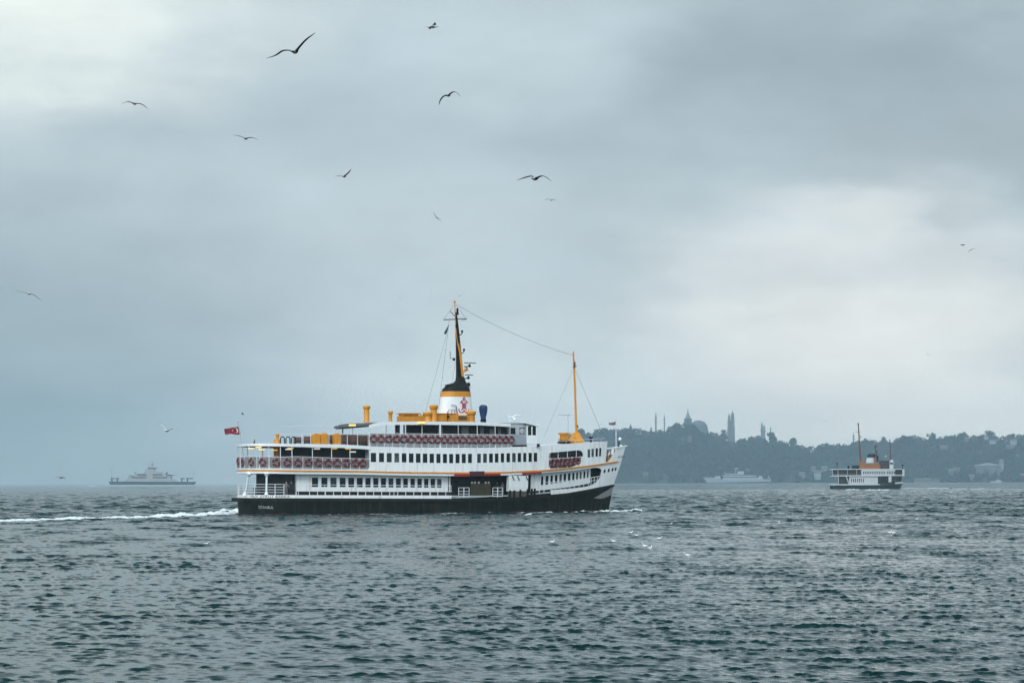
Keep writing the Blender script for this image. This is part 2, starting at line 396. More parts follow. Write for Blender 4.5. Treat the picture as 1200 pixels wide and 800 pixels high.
def window(h, a, b, z0, z1, off, parent, glass=None, name='window', fr=.025):
    g = MB(); g.k = 0
    e1 = frame_pts(h, a, b, z0, z1, off - .05); e2 = frame_pts(h, a, b, z0, z1, off - .07); g.loft([e1, e2])
    g.k = 1
    P_ = frame_pts(h, a, b, z0, z1, off + .012); cen = sum(P_, Vector()) / 4
    inner = [p + (cen - p).normalized() * fr * 1.3 for p in P_]; back = frame_pts(h, a, b, z0, z1, off - .05)
    for i in range(4):
        j = (i + 1) % 4; g.loft([[P_[i], P_[j], inner[j], inner[i]], [q + (back[0] - P_[0]) for q in (P_[i], P_[j], inner[j], inner[i])]])
    return g.build(name, [glass or random.choice((GLASS, GLASS, GLASS, GLASS2, GLASS, GLASS3)), WHITE2], parent, smooth=0)

# ================================================================== the large ferry
TH = R(27)
H = Hull((-34.3, 362.0), TH, 55.9, 5.7, stem=((-1, 52.9), (.5, 53.25), (2.27, 53.65), (3.7, 54.0), (5.4, 54.65), (6.8, 55.2), (9, 55.9)), stern=((-1, .35), (1.4, .1), (2.2, 0), (9, 0)))
ferry = empty('passenger_ferry', H.O, TH, 'large white three-deck passenger ferry with a black hull and an orange funnel band, nearest vessel', 'ferry')
# ---- heights along the side, read off the photograph
strake_t = H.curve([(279, 583), (400, 583.5), (530, 584), (590, 583.5), (646, 579.2), (665, 577.3), (682, 574.4), (699, 571), (717, 567.6)])
strake_b = lambda s: strake_t(s) - (.42 if s < .8 else .42 - .15 * (s - .8) / .2)
deck_z = H.curve([(279, 579.4), (400, 579.9), (530, 580.3), (600, 580), (646, 576), (670, 573), (690, 569.5), (705, 565.5), (717, 562)])
stripe = H.curve([(281, 552), (349, 552.5), (415, 553), (480, 554.4), (532, 554.9), (592, 554.2), (615, 553.2), (640, 551.8), (665, 549.5), (702, 545), (727, 541)])
top_l = H.curve([(283, 519.8), (350, 519.8), (400, 520.5), (433, 522.5), (475, 523.8), (560, 524.2), (618, 523.2), (645, 522), (665, 520), (690, 518), (711, 517)])
bul_top = H.curve([(711, 541), (712.5, 541), (715, 537.5), (718, 533.5), (720.5, 529), (722, 526.3), (724, 524.6), (733, 522)])
rim_z = H.curve([(705, 526), (711, 525.4), (722, 524.5), (733, 522.2)])
s_of = lambda px, py, off=0.0: H.loc(px, py, off)[0]
S433, S530, S595, S646 = s_of(433, 540), s_of(529, 580), s_of(595, 575), s_of(646, 577)
S643, S683, S711 = s_of(643.3, 540), s_of(683.5, 536), s_of(711, 530)
BPAINT = 2.15                                    # level top of the black paint
def fc(v): return lambda s: v
# ---- hull
SW = s_of(696, 583)
pa = H.curve([(696, 583.2), (701, 580.5), (706, 577.3), (712, 574), (717, 570.5)]); pb = H.curve([(696, 583.4), (703, 584), (708, 583.3), (716.5, 579.5)])
b = MB(); slab(H, b, srange(0, SW, 70), fc(-1.0), lambda s: strake_b(s) + .02, 0, -.1, 6)
slab(H, b, srange(SW, 1, 30), fc(-1.0), pb, 0, -.1, 6); slab(H, b, srange(SW, 1, 30), pa, lambda s: max(pa(s) + .01, strake_b(s) + .02), 0, -.1, 2)
b.build('hull', BLACK, ferry, smooth=50)
b = MB(); slab(H, b, srange(0, .985, 60), fc(-.8), lambda s: .16 + .05 * math.sin(s * 30), .015, -.05, 1); b.build('boot_topping', mat('dark_red_boot_topping', (.045, .012, .010), .7, var=.5, streak=.6, dirt=(.02, .022, .015)), ferry)
b = MB(); slab(H, b, srange(SW, 1, 30), pb, pa, 0, -.1, 3); b.build('bow_plating', HULLGR, ferry, smooth=50)
b = MB(); slab(H, b, srange(0, 1, 70), strake_b, strake_t, .16, -.05, 1)
b.box((-.38, 0, strake_t(0) - .25), (.6, 4.2, .5)); b.build('rubbing_strake', STRAKE, ferry)
b = MB(); slab(H, b, srange(0, S530, 60), strake_t, deck_z, .03, -.1, 1); b.build('deck_edge', WHITE, ferry, label='white deck edge strip with the ship name at the stern')
# white side forward: below and around the long rounded opening
Oc = lambda pts: H.curve(pts)
ob = Oc([(646, 573.9), (670, 572), (687.5, 570), (695.7, 567.4), (701.5, 562), (704.5, 556), (705.3, 551)])
ot = Oc([(617, 556.2), (646.7, 553.1), (672, 551.2), (690, 548.6), (699, 547.7), (703, 548.2), (705.3, 551)])
SO1 = s_of(705.3, 551)
b = MB(); slab(H, b, [q for q in srange(S646, SO1, 50)], strake_t, ob, .0, -.1, 3)
slab(H, b, srange(SO1, 1, 24), strake_t, lambda s: stripe(s) - .0, 0, -.1, 6)
b.build('forward_side_plating', WHITE, ferry, smooth=50)
b = MB(); SO0 = s_of(617, 556.2)
slab(H, b, srange(SO0, SO1, 40), ot, lambda s: stripe(s), .0, -.1, 1); b.build('opening_lintel', WHITE, ferry)
# aft edge of the upper deck, white lip below the orange line
b = MB(); slab(H, b, srange(0, SO0, 60), lambda s: stripe(s) - .28, lambda s: stripe(s) + .02, .05, -.12, 1); b.build('upper_deck_edge', WHITE2, ferry)
b = MB(); slab(H, b, srange(0, .985, 90), lambda s: stripe(s) - .02, lambda s: stripe(s) + .20, .10, -.02, 1); b.build('orange_band', ORANGE2, ferry)
b = MB(); slab(H, b, srange(0, S433, 50), lambda s: stripe(s) + .20, lambda s: stripe(s) + .34, .07, -.02, 1); b.build('band_moulding', WHITE2, ferry)
for (a, c, zl, zh, m_) in ((532, 550, -.34, -.02, REDP), (550, 567, -.34, .30, MAROON), (567, 586, -.30, -.02, REDP), (612, 634, -.26, -.02, REDP)):
    b = MB(); slab(H, b, [s_of(a, 555), s_of(c, 555)], lambda s: stripe(s) + zl, lambda s: stripe(s) + zh, .16, -.03, 1, (-1,)); b.build('gangway_lintel', m_, ferry, label='red and maroon painted beam over the side gangway')
# ---- upper deck side with its windows
wz0 = H.curve([(434, 541.3), (440, 541.3), (530, 542.7), (553, 542.4), (575, 542), (630, 540.9)]); wz1 = H.curve([(434, 530.1), (440, 530.1), (530, 531.4), (575, 530.9), (630, 529.9)])
WUP = [(434.3, 441), (444, 450.3), (453, 459.3), (462, 468), (470.7, 476.5), (479, 484.8), (487.2, 493), (495.4, 501), (503.3, 508.8), (511.2, 516.4), (518.9, 524), (526.2, 531.3), (533.7, 538.8), (541, 546.1), (548.3, 553.2), (559, 563.7), (566, 570.8), (573, 577.8), (579.8, 584.3), (586.7, 591), (593.3, 597.8), (600, 604.5), (606.5, 610.8), (613, 617), (619.2, 623.5), (625.3, 629.7)]
def wins(lst, z0f, z1f, off=0.0):
    out = []
    for a, c in lst:
        sa, sc = H.loc(a, 540 if off == 0 else 565, off)[0], H.loc(c, 540 if off == 0 else 565, off)[0]; m = (sa + sc) / 2; out.append((sa, sc, z0f(m), z1f(m)))
    return out
wu = wins(WUP, wz0, wz1)
b = MB(); winwall(H, b, srange(S433, S643, 60), lambda s: stripe(s) + .2, top_l, wu, 0, -.1); slab(H, b, srange(S433, S711, 60), lambda s: stripe(s) + .2, top_l, 0, -.1, 1, (1,))
w4z0 = H.curve([(685, 536.4), (690, 536), (703, 534.6)]); w4z1 = H.curve([(685, 526.3), (690, 526), (703, 524.3)])
w4 = []
for a, c in [(688.4, 691.8), (693, 696.2), (697.8, 700.8), (702, 704.8)]:
    sa, sc = s_of(a, 530), s_of(c, 530); m = (sa + sc) / 2; w4.append((sa, sc, w4z0(m), w4z1(m)))
winwall(H, b, srange(S683, S711, 30), lambda s: stripe(s) + .2, top_l, w4, 0, -.1)
fo_t = Oc([(643.3, 533), (644.2, 530.8), (646, 530.2), (660, 528.9), (677, 527.3), (681, 528), (683, 530.5), (683.5, 533)])
fo_b = Oc([(643.3, 547), (645, 548.8), (655, 548.3), (668, 547.4), (674, 545.6), (677.5, 542.5), (680, 538.5), (683.5, 534)])
slab(H, b, srange(S643, S683, 40), fo_t, top_l, 0, -.1); slab(H, b, srange(S643, S683, 40), lambda s: stripe(s) + .2, fo_b, 0, -.1, 1, (-1,))
# rounded fillets at the aft opening's forward end
ca_t = Oc([(429, 525.6), (431.5, 526.6), (433, 530)]); ca_b = Oc([(428, 552.6), (431, 551.6), (433, 547)])
SA = s_of(428, 540); slab(H, b, srange(SA, S433, 8), ca_t, top_l, 0, -.1, 1, (-1,)); slab(H, b, srange(SA, S433, 8), lambda s: stripe(s) + .2, ca_b, 0, -.1, 1, (-1,))
upper_side = b.build('upper_side_wall', WHITE, ferry, smooth=25)
for q in wu + w4: window(H, *q, 0, upper_side)
# front of the superstructure
b = MB(); p1, p2 = H.P(S711, 0, -1, -.05), H.P(S711, 0, 1, -.05); xf = H.x(S711, 7.5)
b.box((xf - .1, 0, (stripe(S711) + top_l(S711)) / 2), (.12, 2 * H.hb(S711, 7) - .16, top_l(S711) - stripe(S711) - .06)); b.build('front_wall', WHITE, ferry)
# ---- bow bulwark, rim, inner deck
b = MB(); slab(H, b, srange(S711 + .002, 1, 40), lambda s: stripe(s) + .05, bul_top, 0, -.1, 5, (-1,)); slab(H, b, srange(S711 + .002, 1, 30), lambda s: stripe(s) + .05, bul_top, 0, -.1, 5, (1,))
b.build('bow_bulwark', WHITE, ferry, smooth=50)
b = MB(); slab(H, b, srange(S711, 1, 20), lambda s: rim_z(s) - .10, lambda s: rim_z(s) + .06, .10, -.22, 1)
tip = H.P(1, rim_z(1)); b.box((tip.x, 0, rim_z(1) - .02), (.3, .4, .12)); b.build('bow_rim', WHITE2, ferry)
for px in (712.5, 716, 720): b = MB(); s = s_of(px, 530); b.tube([H.P(s, stripe(s), -1, -.1), H.P(s, rim_z(s), -1, -.1)], .05); b.build('rim_stanchion', CHAR, ferry)
b = MB(); c = H.loc(716.5, 536, y=0); b.lathe([(.36, -1.2), (.38, -1.0), (.26, -.8), (.24, .1), (.38, .25), (.34, .4)], (c[0], 0, c[1]), 14); b.box((c[0] + .3, .25, c[1] - .5), (.5, 1.0, 1.2)); b.box((c[0] - .7, .2, c[1] - .5), (.2, 1.2, 1.5))
b.build('windlass', ORANGE, ferry)
# ---- decks
b = MB(); deck(H, b, srange(0, 1, 50), lambda s: deck_z(s) - .02, .14, -.14); b.build('main_deck', GREYW, ferry)
b = MB(); deck(H, b, srange(0, .995, 60), lambda s: stripe(s) + .0, .12, -.12); b.build('upper_deck', GREYW, ferry)
b = MB(); deck(H, b, srange(0, S711 - .004, 60), lambda s: top_l(s) - .08, .12, -.12)
b.build('sun_deck', GREYW, ferry)
# white edge of the stern roof, slightly deeper towards the middle
b = MB(); slab(H, b, srange(0, S433 + .002, 40), lambda s: top_l(s) - (.32 + .12 * min(1, s / .15)), top_l, .12, -.25, 1); b.build('stern_roof_edge', WHITE2, ferry)
# ---- aft upper deck: pillars, rail, screens
up_f = lambda s: stripe(s) + .3
PX_P = [281.5, 292.5, 304.5, 315.5, 329, 342.5, 366.5, 389, 410.5]
for i, px in enumerate(PX_P):
    s = s_of(px, 540)
    b = MB(); b.tube([H.P(s, up_f(s), -1, -.1), H.P(s, top_l(s) - .3, -1, -.1)], .055, 6); b.build('awning_pillar', RAIL, ferry)
for s in (.012, .05, .09, .14, .2): b = MB(); b.tube([H.P(s, up_f(s), 1, -.1), H.P(s, top_l(s) - .3, 1, -.1)], .055, 6); b.build('awning_pillar', RAIL, ferry)
ph = .0
rt = H.curve([(281, 535), (330, 535.2), (349, 534.8), (400, 536.6), (433, 537.6)])
ss = srange(0, S433, 50); b = MB()
for side in (-1, 1):
    b.tube([H.P(s, rt(s), side, .0) for s in ss], .035, 5); b.tube([H.P(s, up_f(s) + .12, side, 0) for s in ss], .03, 5)
for px in [281.5, 286.5, 301, 315.5, 329, 342.5, 355, 366.5, 378, 389, 400, 410.5, 421]:
    s = s_of(px, 545); b.tube([H.P(s, up_f(s), -1, 0), H.P(s, rt(s), -1, 0)], .04, 5)
b.build('stern_rail', RAIL, ferry)
b = MB(); slab(H, b, ss, lambda s: up_f(s) + .14, lambda s: rt(s) - .05, -.05, -.07, 1); b.build('stern_rail_screen', CLOTH, ferry)
# dark inner cabin of the aft upper deck
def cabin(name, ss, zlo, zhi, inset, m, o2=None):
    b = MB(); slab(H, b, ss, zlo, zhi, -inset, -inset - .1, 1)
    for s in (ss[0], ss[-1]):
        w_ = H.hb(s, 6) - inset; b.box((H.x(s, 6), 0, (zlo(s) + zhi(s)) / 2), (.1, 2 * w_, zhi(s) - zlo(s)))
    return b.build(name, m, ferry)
sc0 = s_of(352, 530, -2.2)
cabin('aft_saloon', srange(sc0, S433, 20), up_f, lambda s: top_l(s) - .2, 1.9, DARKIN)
s = s_of(433, 530)
for y in (-4.85, 4.85): b = MB(); b.box((H.x(s, 7) + .1, y, 7.0), (.1, 1.4, 2.6)); b.build('saloon_bulkhead', GREYW, ferry)
b = MB()
for px, sz in ((324.5, 1.0),):
    c = H.loc(px, 530, y=-1.0); b.lathe([(.42, -1.0), (.42, 1.6)], (c[0], -1.0, c[1]), 12)
b.build('vent_trunk', MATS['orange_paint'], ferry)
for i, (px, py, m_) in enumerate([(294, 525.2, 0), (303, 523.8, 0), (306.5, 526.6, 0), (321.5, 527.2, 0), (340.5, 524.9, 0), (338, 526.2, 1), (357, 525.4, 0), (371.5, 525.6, 1), (391.5, 525.4, 0), (406.5, 525.4, 0), (413.5, 529.2, 1), (408, 525.6, 0)]):
    y = -4.2 if i % 3 else -3.2
    x, z = H.loc(px, py, y=y); b = MB(); b.box((x, y, z), (.75, .22, .13)); b.build('ceiling_lamp', LAMPW if m_ else LAMP, ferry, smooth=0)
# ---- stern of the main deck
md = lambda s: deck_z(s)
b = MB(); ss = srange(0, s_of(333, 570), 30)
for side in (-1, 1):
    for q in (.32, .66, 1.0, 1.34): b.tube([H.P(s, md(s) + q, side, -.05) for s in ss], .03, 5)
for px in (280, 286, 298.5, 322.5, 333): s = s_of(px, 570); b.tube([H.P(s, md(s), -1, -.05), H.P(s, md(s) + 1.34, -1, -.05)], .05, 6)
for s in (.002, .02, .05, .09): b.tube([H.P(s, md(s), 1, -.05), H.P(s, md(s) + 1.34, 1, -.05)], .05, 6)
b.build('quarter_deck_rail', RAIL, ferry)
for (pb, pt, q) in ((287.5, 292.5, 1), (312.5, 313, 1)):
    b = MB(); A_ = H.loc(pb, 577.5); B_ = H.loc(pt, 556); p0 = H.P(A_[0], md(A_[0]), -1, -.12); p3 = H.P(B_[0], stripe(B_[0]) - .25, -1, -.12)
    d = p3 - p0; b.tube([p0, p0 + d * .04, p0 + d * .12], .34, 8, .13); b.tube([p0 + d * .1, p0 + d * .86], .13, 8); b.tube([p0 + d * .84, p0 + d * .93, p3], .13, 8, .42)
    b.build('deck_pillar', WHITE2, ferry)
for p in (H.P(.02, md(0), -1, -.35), H.P(.004, md(0), -1, -.6) + Vector((.5, -.6, 0))): b = MB(); b.lathe([(.14, 0), (.14, .7), (.24, .72), (.24, .85)], p, 10); b.build('mooring_bollard', CHAR, ferry)
sq = s_of(296, 565, -1.9)
b = MB(); s0 = H.loc(328, 565, -1.6)[0]; s1 = H.loc(347, 565, -1.2)[0]; slab(H, b, srange(s0, s1, 12), lambda s: md(s) + .02, lambda s: stripe(s) - .15, -1.5, -1.6, 1)
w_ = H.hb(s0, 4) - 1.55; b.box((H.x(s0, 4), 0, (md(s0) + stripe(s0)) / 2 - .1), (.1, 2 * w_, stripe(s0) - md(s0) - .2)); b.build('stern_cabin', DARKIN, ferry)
# ---- main deck saloon with windows (inset under the overhang)
IN = -.95
WMA = [(365.3, 373.1), (376.4, 383.9), (387, 394.7), (397.9, 405.2), (408, 415.2), (418, 425.2), (428, 434.5), (437.2, 443.6), (446.2, 452.6), (455.1, 461.3), (463.8, 470), (472.4, 478.2), (480.8, 486.4), (489, 494.5), (496.8, 502.2), (504.4, 510), (512, 517.6)]
mz0 = H.curve([(360, 570.4), (430, 570.8), (518, 571.4)], IN); mz1 = H.curve([(360, 558.9), (430, 559.4), (518, 560.6)], IN)
wm = wins(WMA, mz0, mz1, IN)
sA, sB = H.loc(348, 565, IN)[0], H.loc(528, 565, IN)[0]
b = MB(); winwall(H, b, srange(sA, sB, 40), lambda s: md(s) + .45, lambda s: stripe(s) - .12, wm, IN, IN - .1); slab(H, b, srange(sA, sB, 30), lambda s: md(s) + .0, lambda s: stripe(s) - .12, IN, IN - .1, 1, (1,))
w_ = H.hb(sA, 4) + IN; b.box((H.x(sA, 4), -w_ + .6, (md(sA) + stripe(sA)) / 2 - .1), (.1, 1.1, stripe(sA) - md(sA) - .3))
lower_side = b.build('lower_saloon_wall', WHITE, ferry)
for q in wm: window(H, *q, IN, lower_side)
b = MB(); slab(H, b, srange(sA, sB, 30), lambda s: md(s) - .01, lambda s: md(s) + .46, IN - .04, IN - .1, 1, (-1,)); b.build('saloon_gap_shade', STRAKE, ferry)  # dark strip stands in for the shaded gap below the wall
# long handrail outside the windows
ra = H.curve([(350, 567.6), (440, 568.3), (527, 569)]); ss = srange(s_of(349, 568), s_of(528, 569), 30)
b = MB(); b.tube([H.P(s, ra(s), -1, -.08) for s in ss], .035, 5); b.tube([H.P(s, md(s) + .52, -1, -.08) for s in ss], .03, 5)
for px in np.arange(363, 528, 9.4): s = s_of(px, 570); b.tube([H.P(s, md(s), -1, -.08), H.P(s, md(s) + .55, -1, -.08)], .045, 5)
for px in (350, 381, 420, 462, 505): s = s_of(px, 570); b.tube([H.P(s, md(s), -1, -.08), H.P(s, ra(s), -1, -.08)], .03, 5)
b.build('side_handrail', RAIL, ferry)
b = MB()
s = s_of(350, 570)
for (a, c) in ((523, 529),): 
    sa, sc = s_of(a, 570), s_of(c, 570); z0, z1 = md(sa) + .5, md(sa) + 1.25
    b.tube([H.P(sa, z1, -1, 0), H.P(sc, z1, -1, 0), H.P(sc, z0, -1, 0), H.P(sa, z0, -1, 0)], .05, 6)
b.build('handrail_loop', RAIL, ferry)
# ---- side gangway recess
sG0, sG1 = s_of(530, 570), s_of(618, 570)
b = MB(); slab(H, b, srange(sG0, H.loc(634, 565, IN)[0], 14), lambda s: md(s), lambda s: stripe(s) - .1, -2.6, -2.7, 1, (-1,)); 
for s in (sG0 - .002,): b.box((H.x(s, 4), -H.hb(s, 4) + 1.75, (md(s) + stripe(s)) / 2), (.1, 1.7, stripe(s) - md(s)))
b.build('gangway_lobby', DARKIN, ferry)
def gate(px0, px1, py0, py1):
    b = MB(); a, c = s_of(px0, 575), s_of(px1, 575); z1 = H.loc((px0 + px1) / 2, py0)[1]; z0 = H.loc((px0 + px1) / 2, py1)[1]
    for i in range(3): s = a + (c - a) * i / 2; b.tube([H.P(s, z0 - (.1 if i == 1 else 0), -1, 0), H.P(s, z1, -1, 0)], .06 if i == 1 else .04, 5)
    for q in (0, .3, .6, .98): b.tube([H.P(a, z0 + (z1 - z0) * q, -1, 0), H.P(c, z0 + (z1 - z0) * q, -1, 0)], .035, 5)
    b.build('rail_gate', RAIL, ferry)
gate(537.5, 549.8, 571, 581.5); gate(577.5, 589, 571, 581.5)
b = MB(); a, c = s_of(552.5, 575), s_of(576, 575); z0, z1 = md(a), H.loc(564, 565.5)[1]
n = 9
for i in range(n):
    s0_ = a + (c - a) * i / n; s1_ = a + (c - a) * (i + .88) / n; slab(H, b, [s0_, s1_], fc(z0), fc(z1 - .1), -.1, -.18, 1, (-1,))
slab(H, b, [a, c], fc(z0 + .95), fc(z0 + 1.02), -.06, -.1, 1, (-1,)); b.build('gangway_door', mat('olive_wood', (.045, .036, .015), .7, var=.4, scale=5), ferry)
for px in (554, 557.5, 562, 570, 573.5): x, z = H.loc(px, 565.4, y=-5.2); b = MB(); b.ball((x, -5.0, z), .16, 7); b.build('rope_coil', mat('pale_rope', (.30, .29, .26), .9), ferry)
# white locker with hooks, fenders below
a, c = s_of(595.8, 570), s_of(618.3, 570); z1 = H.loc(607, 557)[1]; z0 = H.loc(607, 575.2)[1]
b = MB(); slab(H, b, srange(a, c, 5), fc(z0), fc(z1), .10, -.6, 1, (-1,)); slab(H, b, srange(a, c, 5), fc(z0 + .5), fc(z0 + .56), .13, .09, 1, (-1,)); b.build('side_locker', WHITE, ferry)
for px in (600, 606, 616):
    b = MB(); s = s_of(px, 560); b.tube([H.P(s, z1 - .05, -1, .14), H.P(s + .002, z1 - .35, -1, .16), H.P(s + .005, z1 - .62, -1, .2)], .06, 5); b.build('locker_hook', CHAR, ferry)
b = MB(); slab(H, b, srange(a, c, 5), lambda s: md(s) - .3, fc(z0 - .02), .06, -.1, 1, (-1,)); b.build('fender_board', mat('grey_brown_board', (.09, .085, .06), .8, var=.4, scale=4), ferry)
for px in (597, 602, 609, 617.5, 622.5, 626): b = MB(); s = s_of(px, 578); b.tube([H.P(s, md(s) - .45, -1, .16), H.P(s, md(s) + .65, -1, .16)], .14, 7); b.build('fender_post', CHAR, ferry)
# ---- forward saloon
WF = [(634, 636.8), (639.3, 642.8), (645, 648), (650.2, 653.4), (655.4, 658.6), (660.4, 663.5), (665.4, 668.5), (670.4, 673.2), (675, 677.4), (679.2, 681.5), (683.5, 685.8), (687.7, 689.6)]
INF = -.8
fz0 = H.curve([(634, 568.4), (650, 566.6), (670, 563.4), (690, 560)], INF); fz1 = H.curve([(634, 557.6), (650, 556), (670, 553.6), (690, 551.2)], INF)
wf = []
for a, c in WF:
    sa, sc = H.loc(a, 560, INF)[0], H.loc(c, 560, INF)[0]; m = (sa + sc) / 2; wf.append((sa, sc, fz0(m), fz1(m)))
sC, sD = H.loc(622, 565, INF)[0], H.loc(692, 556, INF)[0]
b = MB(); winwall(H, b, srange(sC, sD, 30), lambda s: md(s) + .1, lambda s: stripe(s) - .12, wf, INF, INF - .1); fwd = b.build('forward_saloon_wall', WHITE, ferry)
b = MB(); slab(H, b, srange(sC, sD, 20), lambda s: md(s) - .01, lambda s: md(s) + .3, INF + .04, INF - .02, 1, (-1,)); b.build('forward_gap_shade', STRAKE, ferry)  # dark strip painted in as the shadow along the wall foot
for q in wf: window(H, *q, INF, fwd)
b = MB(); fr = H.curve([(646, 564.8), (665, 563.2), (685, 560.6), (703, 557.6)]); ss = srange(s_of(640, 565), s_of(703, 558), 14)
b.tube([H.P(s, fr(s), -1, -.06) for s in ss], .045, 5); b.tube([H.P(s, fr(s) - .45, -1, -.06) for s in ss], .03, 5)
for px in (646, 651.5, 657, 662.5, 668, 673.5, 679, 684.5, 690, 693, 696.5, 700): s = s_of(px, 565); b.tube([H.P(s, md(s), -1, -.06), H.P(s, fr(s), -1, -.06)], .035, 5)
for px in (628, 632.5, 638): s = s_of(px, 570); b.tube([H.P(s, md(s), -1, -.06), H.P(s, md(s) + 1.5, -1, -.06)], .06, 5)
b.build('forward_handrail', RAIL, ferry)
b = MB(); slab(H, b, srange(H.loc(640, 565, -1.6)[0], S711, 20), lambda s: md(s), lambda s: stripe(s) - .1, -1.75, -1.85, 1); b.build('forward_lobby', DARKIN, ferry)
# forward upper opening: dark glazed recess, mullions
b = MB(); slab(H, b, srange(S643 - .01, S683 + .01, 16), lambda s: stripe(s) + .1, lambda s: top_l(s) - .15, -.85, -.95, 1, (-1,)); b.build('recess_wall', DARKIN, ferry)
fm = H.curve([(643, 537.6), (660, 536.6), (683, 535)])
b = MB(); slab(H, b, srange(S643, S683, 16), lambda s: fm(s) - .05, lambda s: fm(s) + .05, -.1, -.18, 1, (-1,))
for px in (645, 654.7, 665.5, 676): s = s_of(px, 535); b.tube([H.P(s, fo_b(s) - .1, -1, -.13), H.P(s, fo_t(s) + .1, -1, -.13)], .045, 5)
b.build('recess_mullions', RAIL, ferry)
b = MB(); slab(H, b, srange(S643, S683, 16), lambda s: fm(s), lambda s: fo_t(s) + .15, -.2, -.23, 1, (-1,)); b.build('recess_glazing', GLASS, ferry)
b = MB(); slab(H, b, srange(S643, s_of(679.5, 540), 16), lambda s: fo_b(s) + .02, lambda s: fm(s) - .1, -.2, -.23, 1, (-1,)); b.build('recess_screen', DARKGR, ferry)
# portholes in the bow
for px, py in ((708.4, 551.8), (713.3, 550.8), (717.7, 549.9), (721.3, 549.3)):
    s, z = H.loc(px, py); p = H.P(s, z, -1, 0); q = (H.P(s + .01, z) - p).normalized(); up = (H.P(s, z + .3) - p).normalized(); nrm = q.cross(up).normalized()
    if nrm.y > 0: nrm = -nrm
    b = MB(); n = 12
    def ringp(r, d): return [p + q * math.cos(t * 2 * math.pi / n) * r + up * math.sin(t * 2 * math.pi / n) * r * 1.25 + nrm * d for t in range(n)]
    b.loft([ringp(.19, -.05), ringp(.19, .02)]); b.k = 1; b.loft([ringp(.24, -.05), ringp(.24, .012)]); b.build('porthole', [GLASS, GREYW], ferry, smooth=0)
# ---- top passenger deck: rail, screens, canopy
tr = H.curve([(434, 507.3), (475, 508), (560, 509), (602, 509.5)]); SR1 = s_of(601, 515)
ss = srange(S433, SR1, 40); b = MB(); tz = lambda s: top_l(s)
for side in (-1, 1): b.tube([H.P(s, tr(s), side, -.05) for s in ss], .04, 5); b.tube([H.P(s, tz(s) + .35, side, -.05) for s in ss], .03, 5)
for px in [433.5, 442, 451, 460, 469, 476.5, 485.5, 494, 502, 510] + list(np.arange(523.5, 600, 7.2)): s = s_of(px, 515); b.tube([H.P(s, tz(s), -1, -.05), H.P(s, tr(s), -1, -.05)], .035, 5)
b.build('top_deck_rail', RAIL, ferry)
b = MB(); slab(H, b, ss, lambda s: tz(s) + .08, lambda s: tr(s) - .06, -.1, -.12, 1); b.build('top_rail_screen', CLOTH2, ferry)
# wire-mesh rail round the aft sun deck
ss2 = srange(s_of(372, 510, -.4), S433, 16); b = MB()
tr2 = H.curve([(327, 509), (372, 507.6), (433, 508)], -.4)
b.tube([H.P(s, tr2(s), -1, -.4) for s in srange(s_of(328, 510, -.4), S433, 16)], .02, 4)
for px in (353.5, 364, 385.5, 407, 419, 431.5): s = H.loc(px, 515, -.4)[0]; b.tube([H.P(s, tz(s), -1, -.4), H.P(s, tr2(s), -1, -.4)], .035, 5)
b.tube([H.P(s, tz(s) + 2.25 + (s - .1) * 1.5, -1, -.5) for s in srange(s_of(328, 503, -.5), s_of(397, 500, -.5), 8)], .018, 4)
b.build('sun_deck_rail', RAIL, ferry)
for (p0, p1, ytop) in ((344, 353.4, 511.8), (356, 363.6, 510.8), (383, 388.5, 509), (400, 407.3, 508.6), (408.4, 419, 509), (420.5, 430.8, 509.6)):
    x0, z0 = H.loc(p0, ytop, y=-3.4); x1, z1 = H.loc(p1, ytop, y=-3.4); zb = tz(H.loc((p0 + p1) / 2, 519)[0]); n = 5; b = MB()
    for i in range(n):
        za = zb + .08 + (z1 - zb - .1) * i / n; b.box(((x0 + x1) / 2, -3.4, za + .1), (x1 - x0, .06, (z1 - zb) / n * .86))
    b.box(((x0 + x1) / 2, -3.75, zb + .5), (x1 - x0, .5, .06))
    for q in (.06, .94): b.box((x0 + (x1 - x0) * q, -3.5, (zb + z1) / 2 - .05), (.07, .4, z1 - zb - .1))
    b.build('slatted_bench', SLATW, ferry)
for px in (331, 337.5, 344):
    b = MB(); x, z = H.loc(px, 517, y=-3.8); zb = tz(.1); b.tube([(x - .28, -3.8, zb)] + [(x - .28 * math.cos(t * math.pi / 8), -3.8, zb + .62 + .3 * math.sin(t * math.pi / 8)) for t in range(9)] + [(x + .28, -3.8, zb)], .07, 6); b.build('hoop_rack', CHAR, ferry)
for px, w_, h_, y0 in ((370, .95, 1.35, 506.5), (378.8, .95, 1.45, 506), (394.3, .8, 1.45, 506)):
    x, z = H.loc(px, 513, y=-4.3); zb = tz(H.loc(px, 519)[0]); b = MB()
    pr = [(x - w_ / 2, zb), (x + w_ / 2, zb), (x + w_ / 2, zb + h_ * .85), (x + w_ * .3, zb + h_), (x - w_ * .3, zb + h_), (x - w_ / 2, zb + h_ * .85)]
    b.prism(pr, -4.7, -3.9); b.box((x, -4.72, zb + h_ * .5), (w_ * .5, .05, h_ * .3)); lk = b.build('orange_locker', ORANGE, ferry, smooth=0)
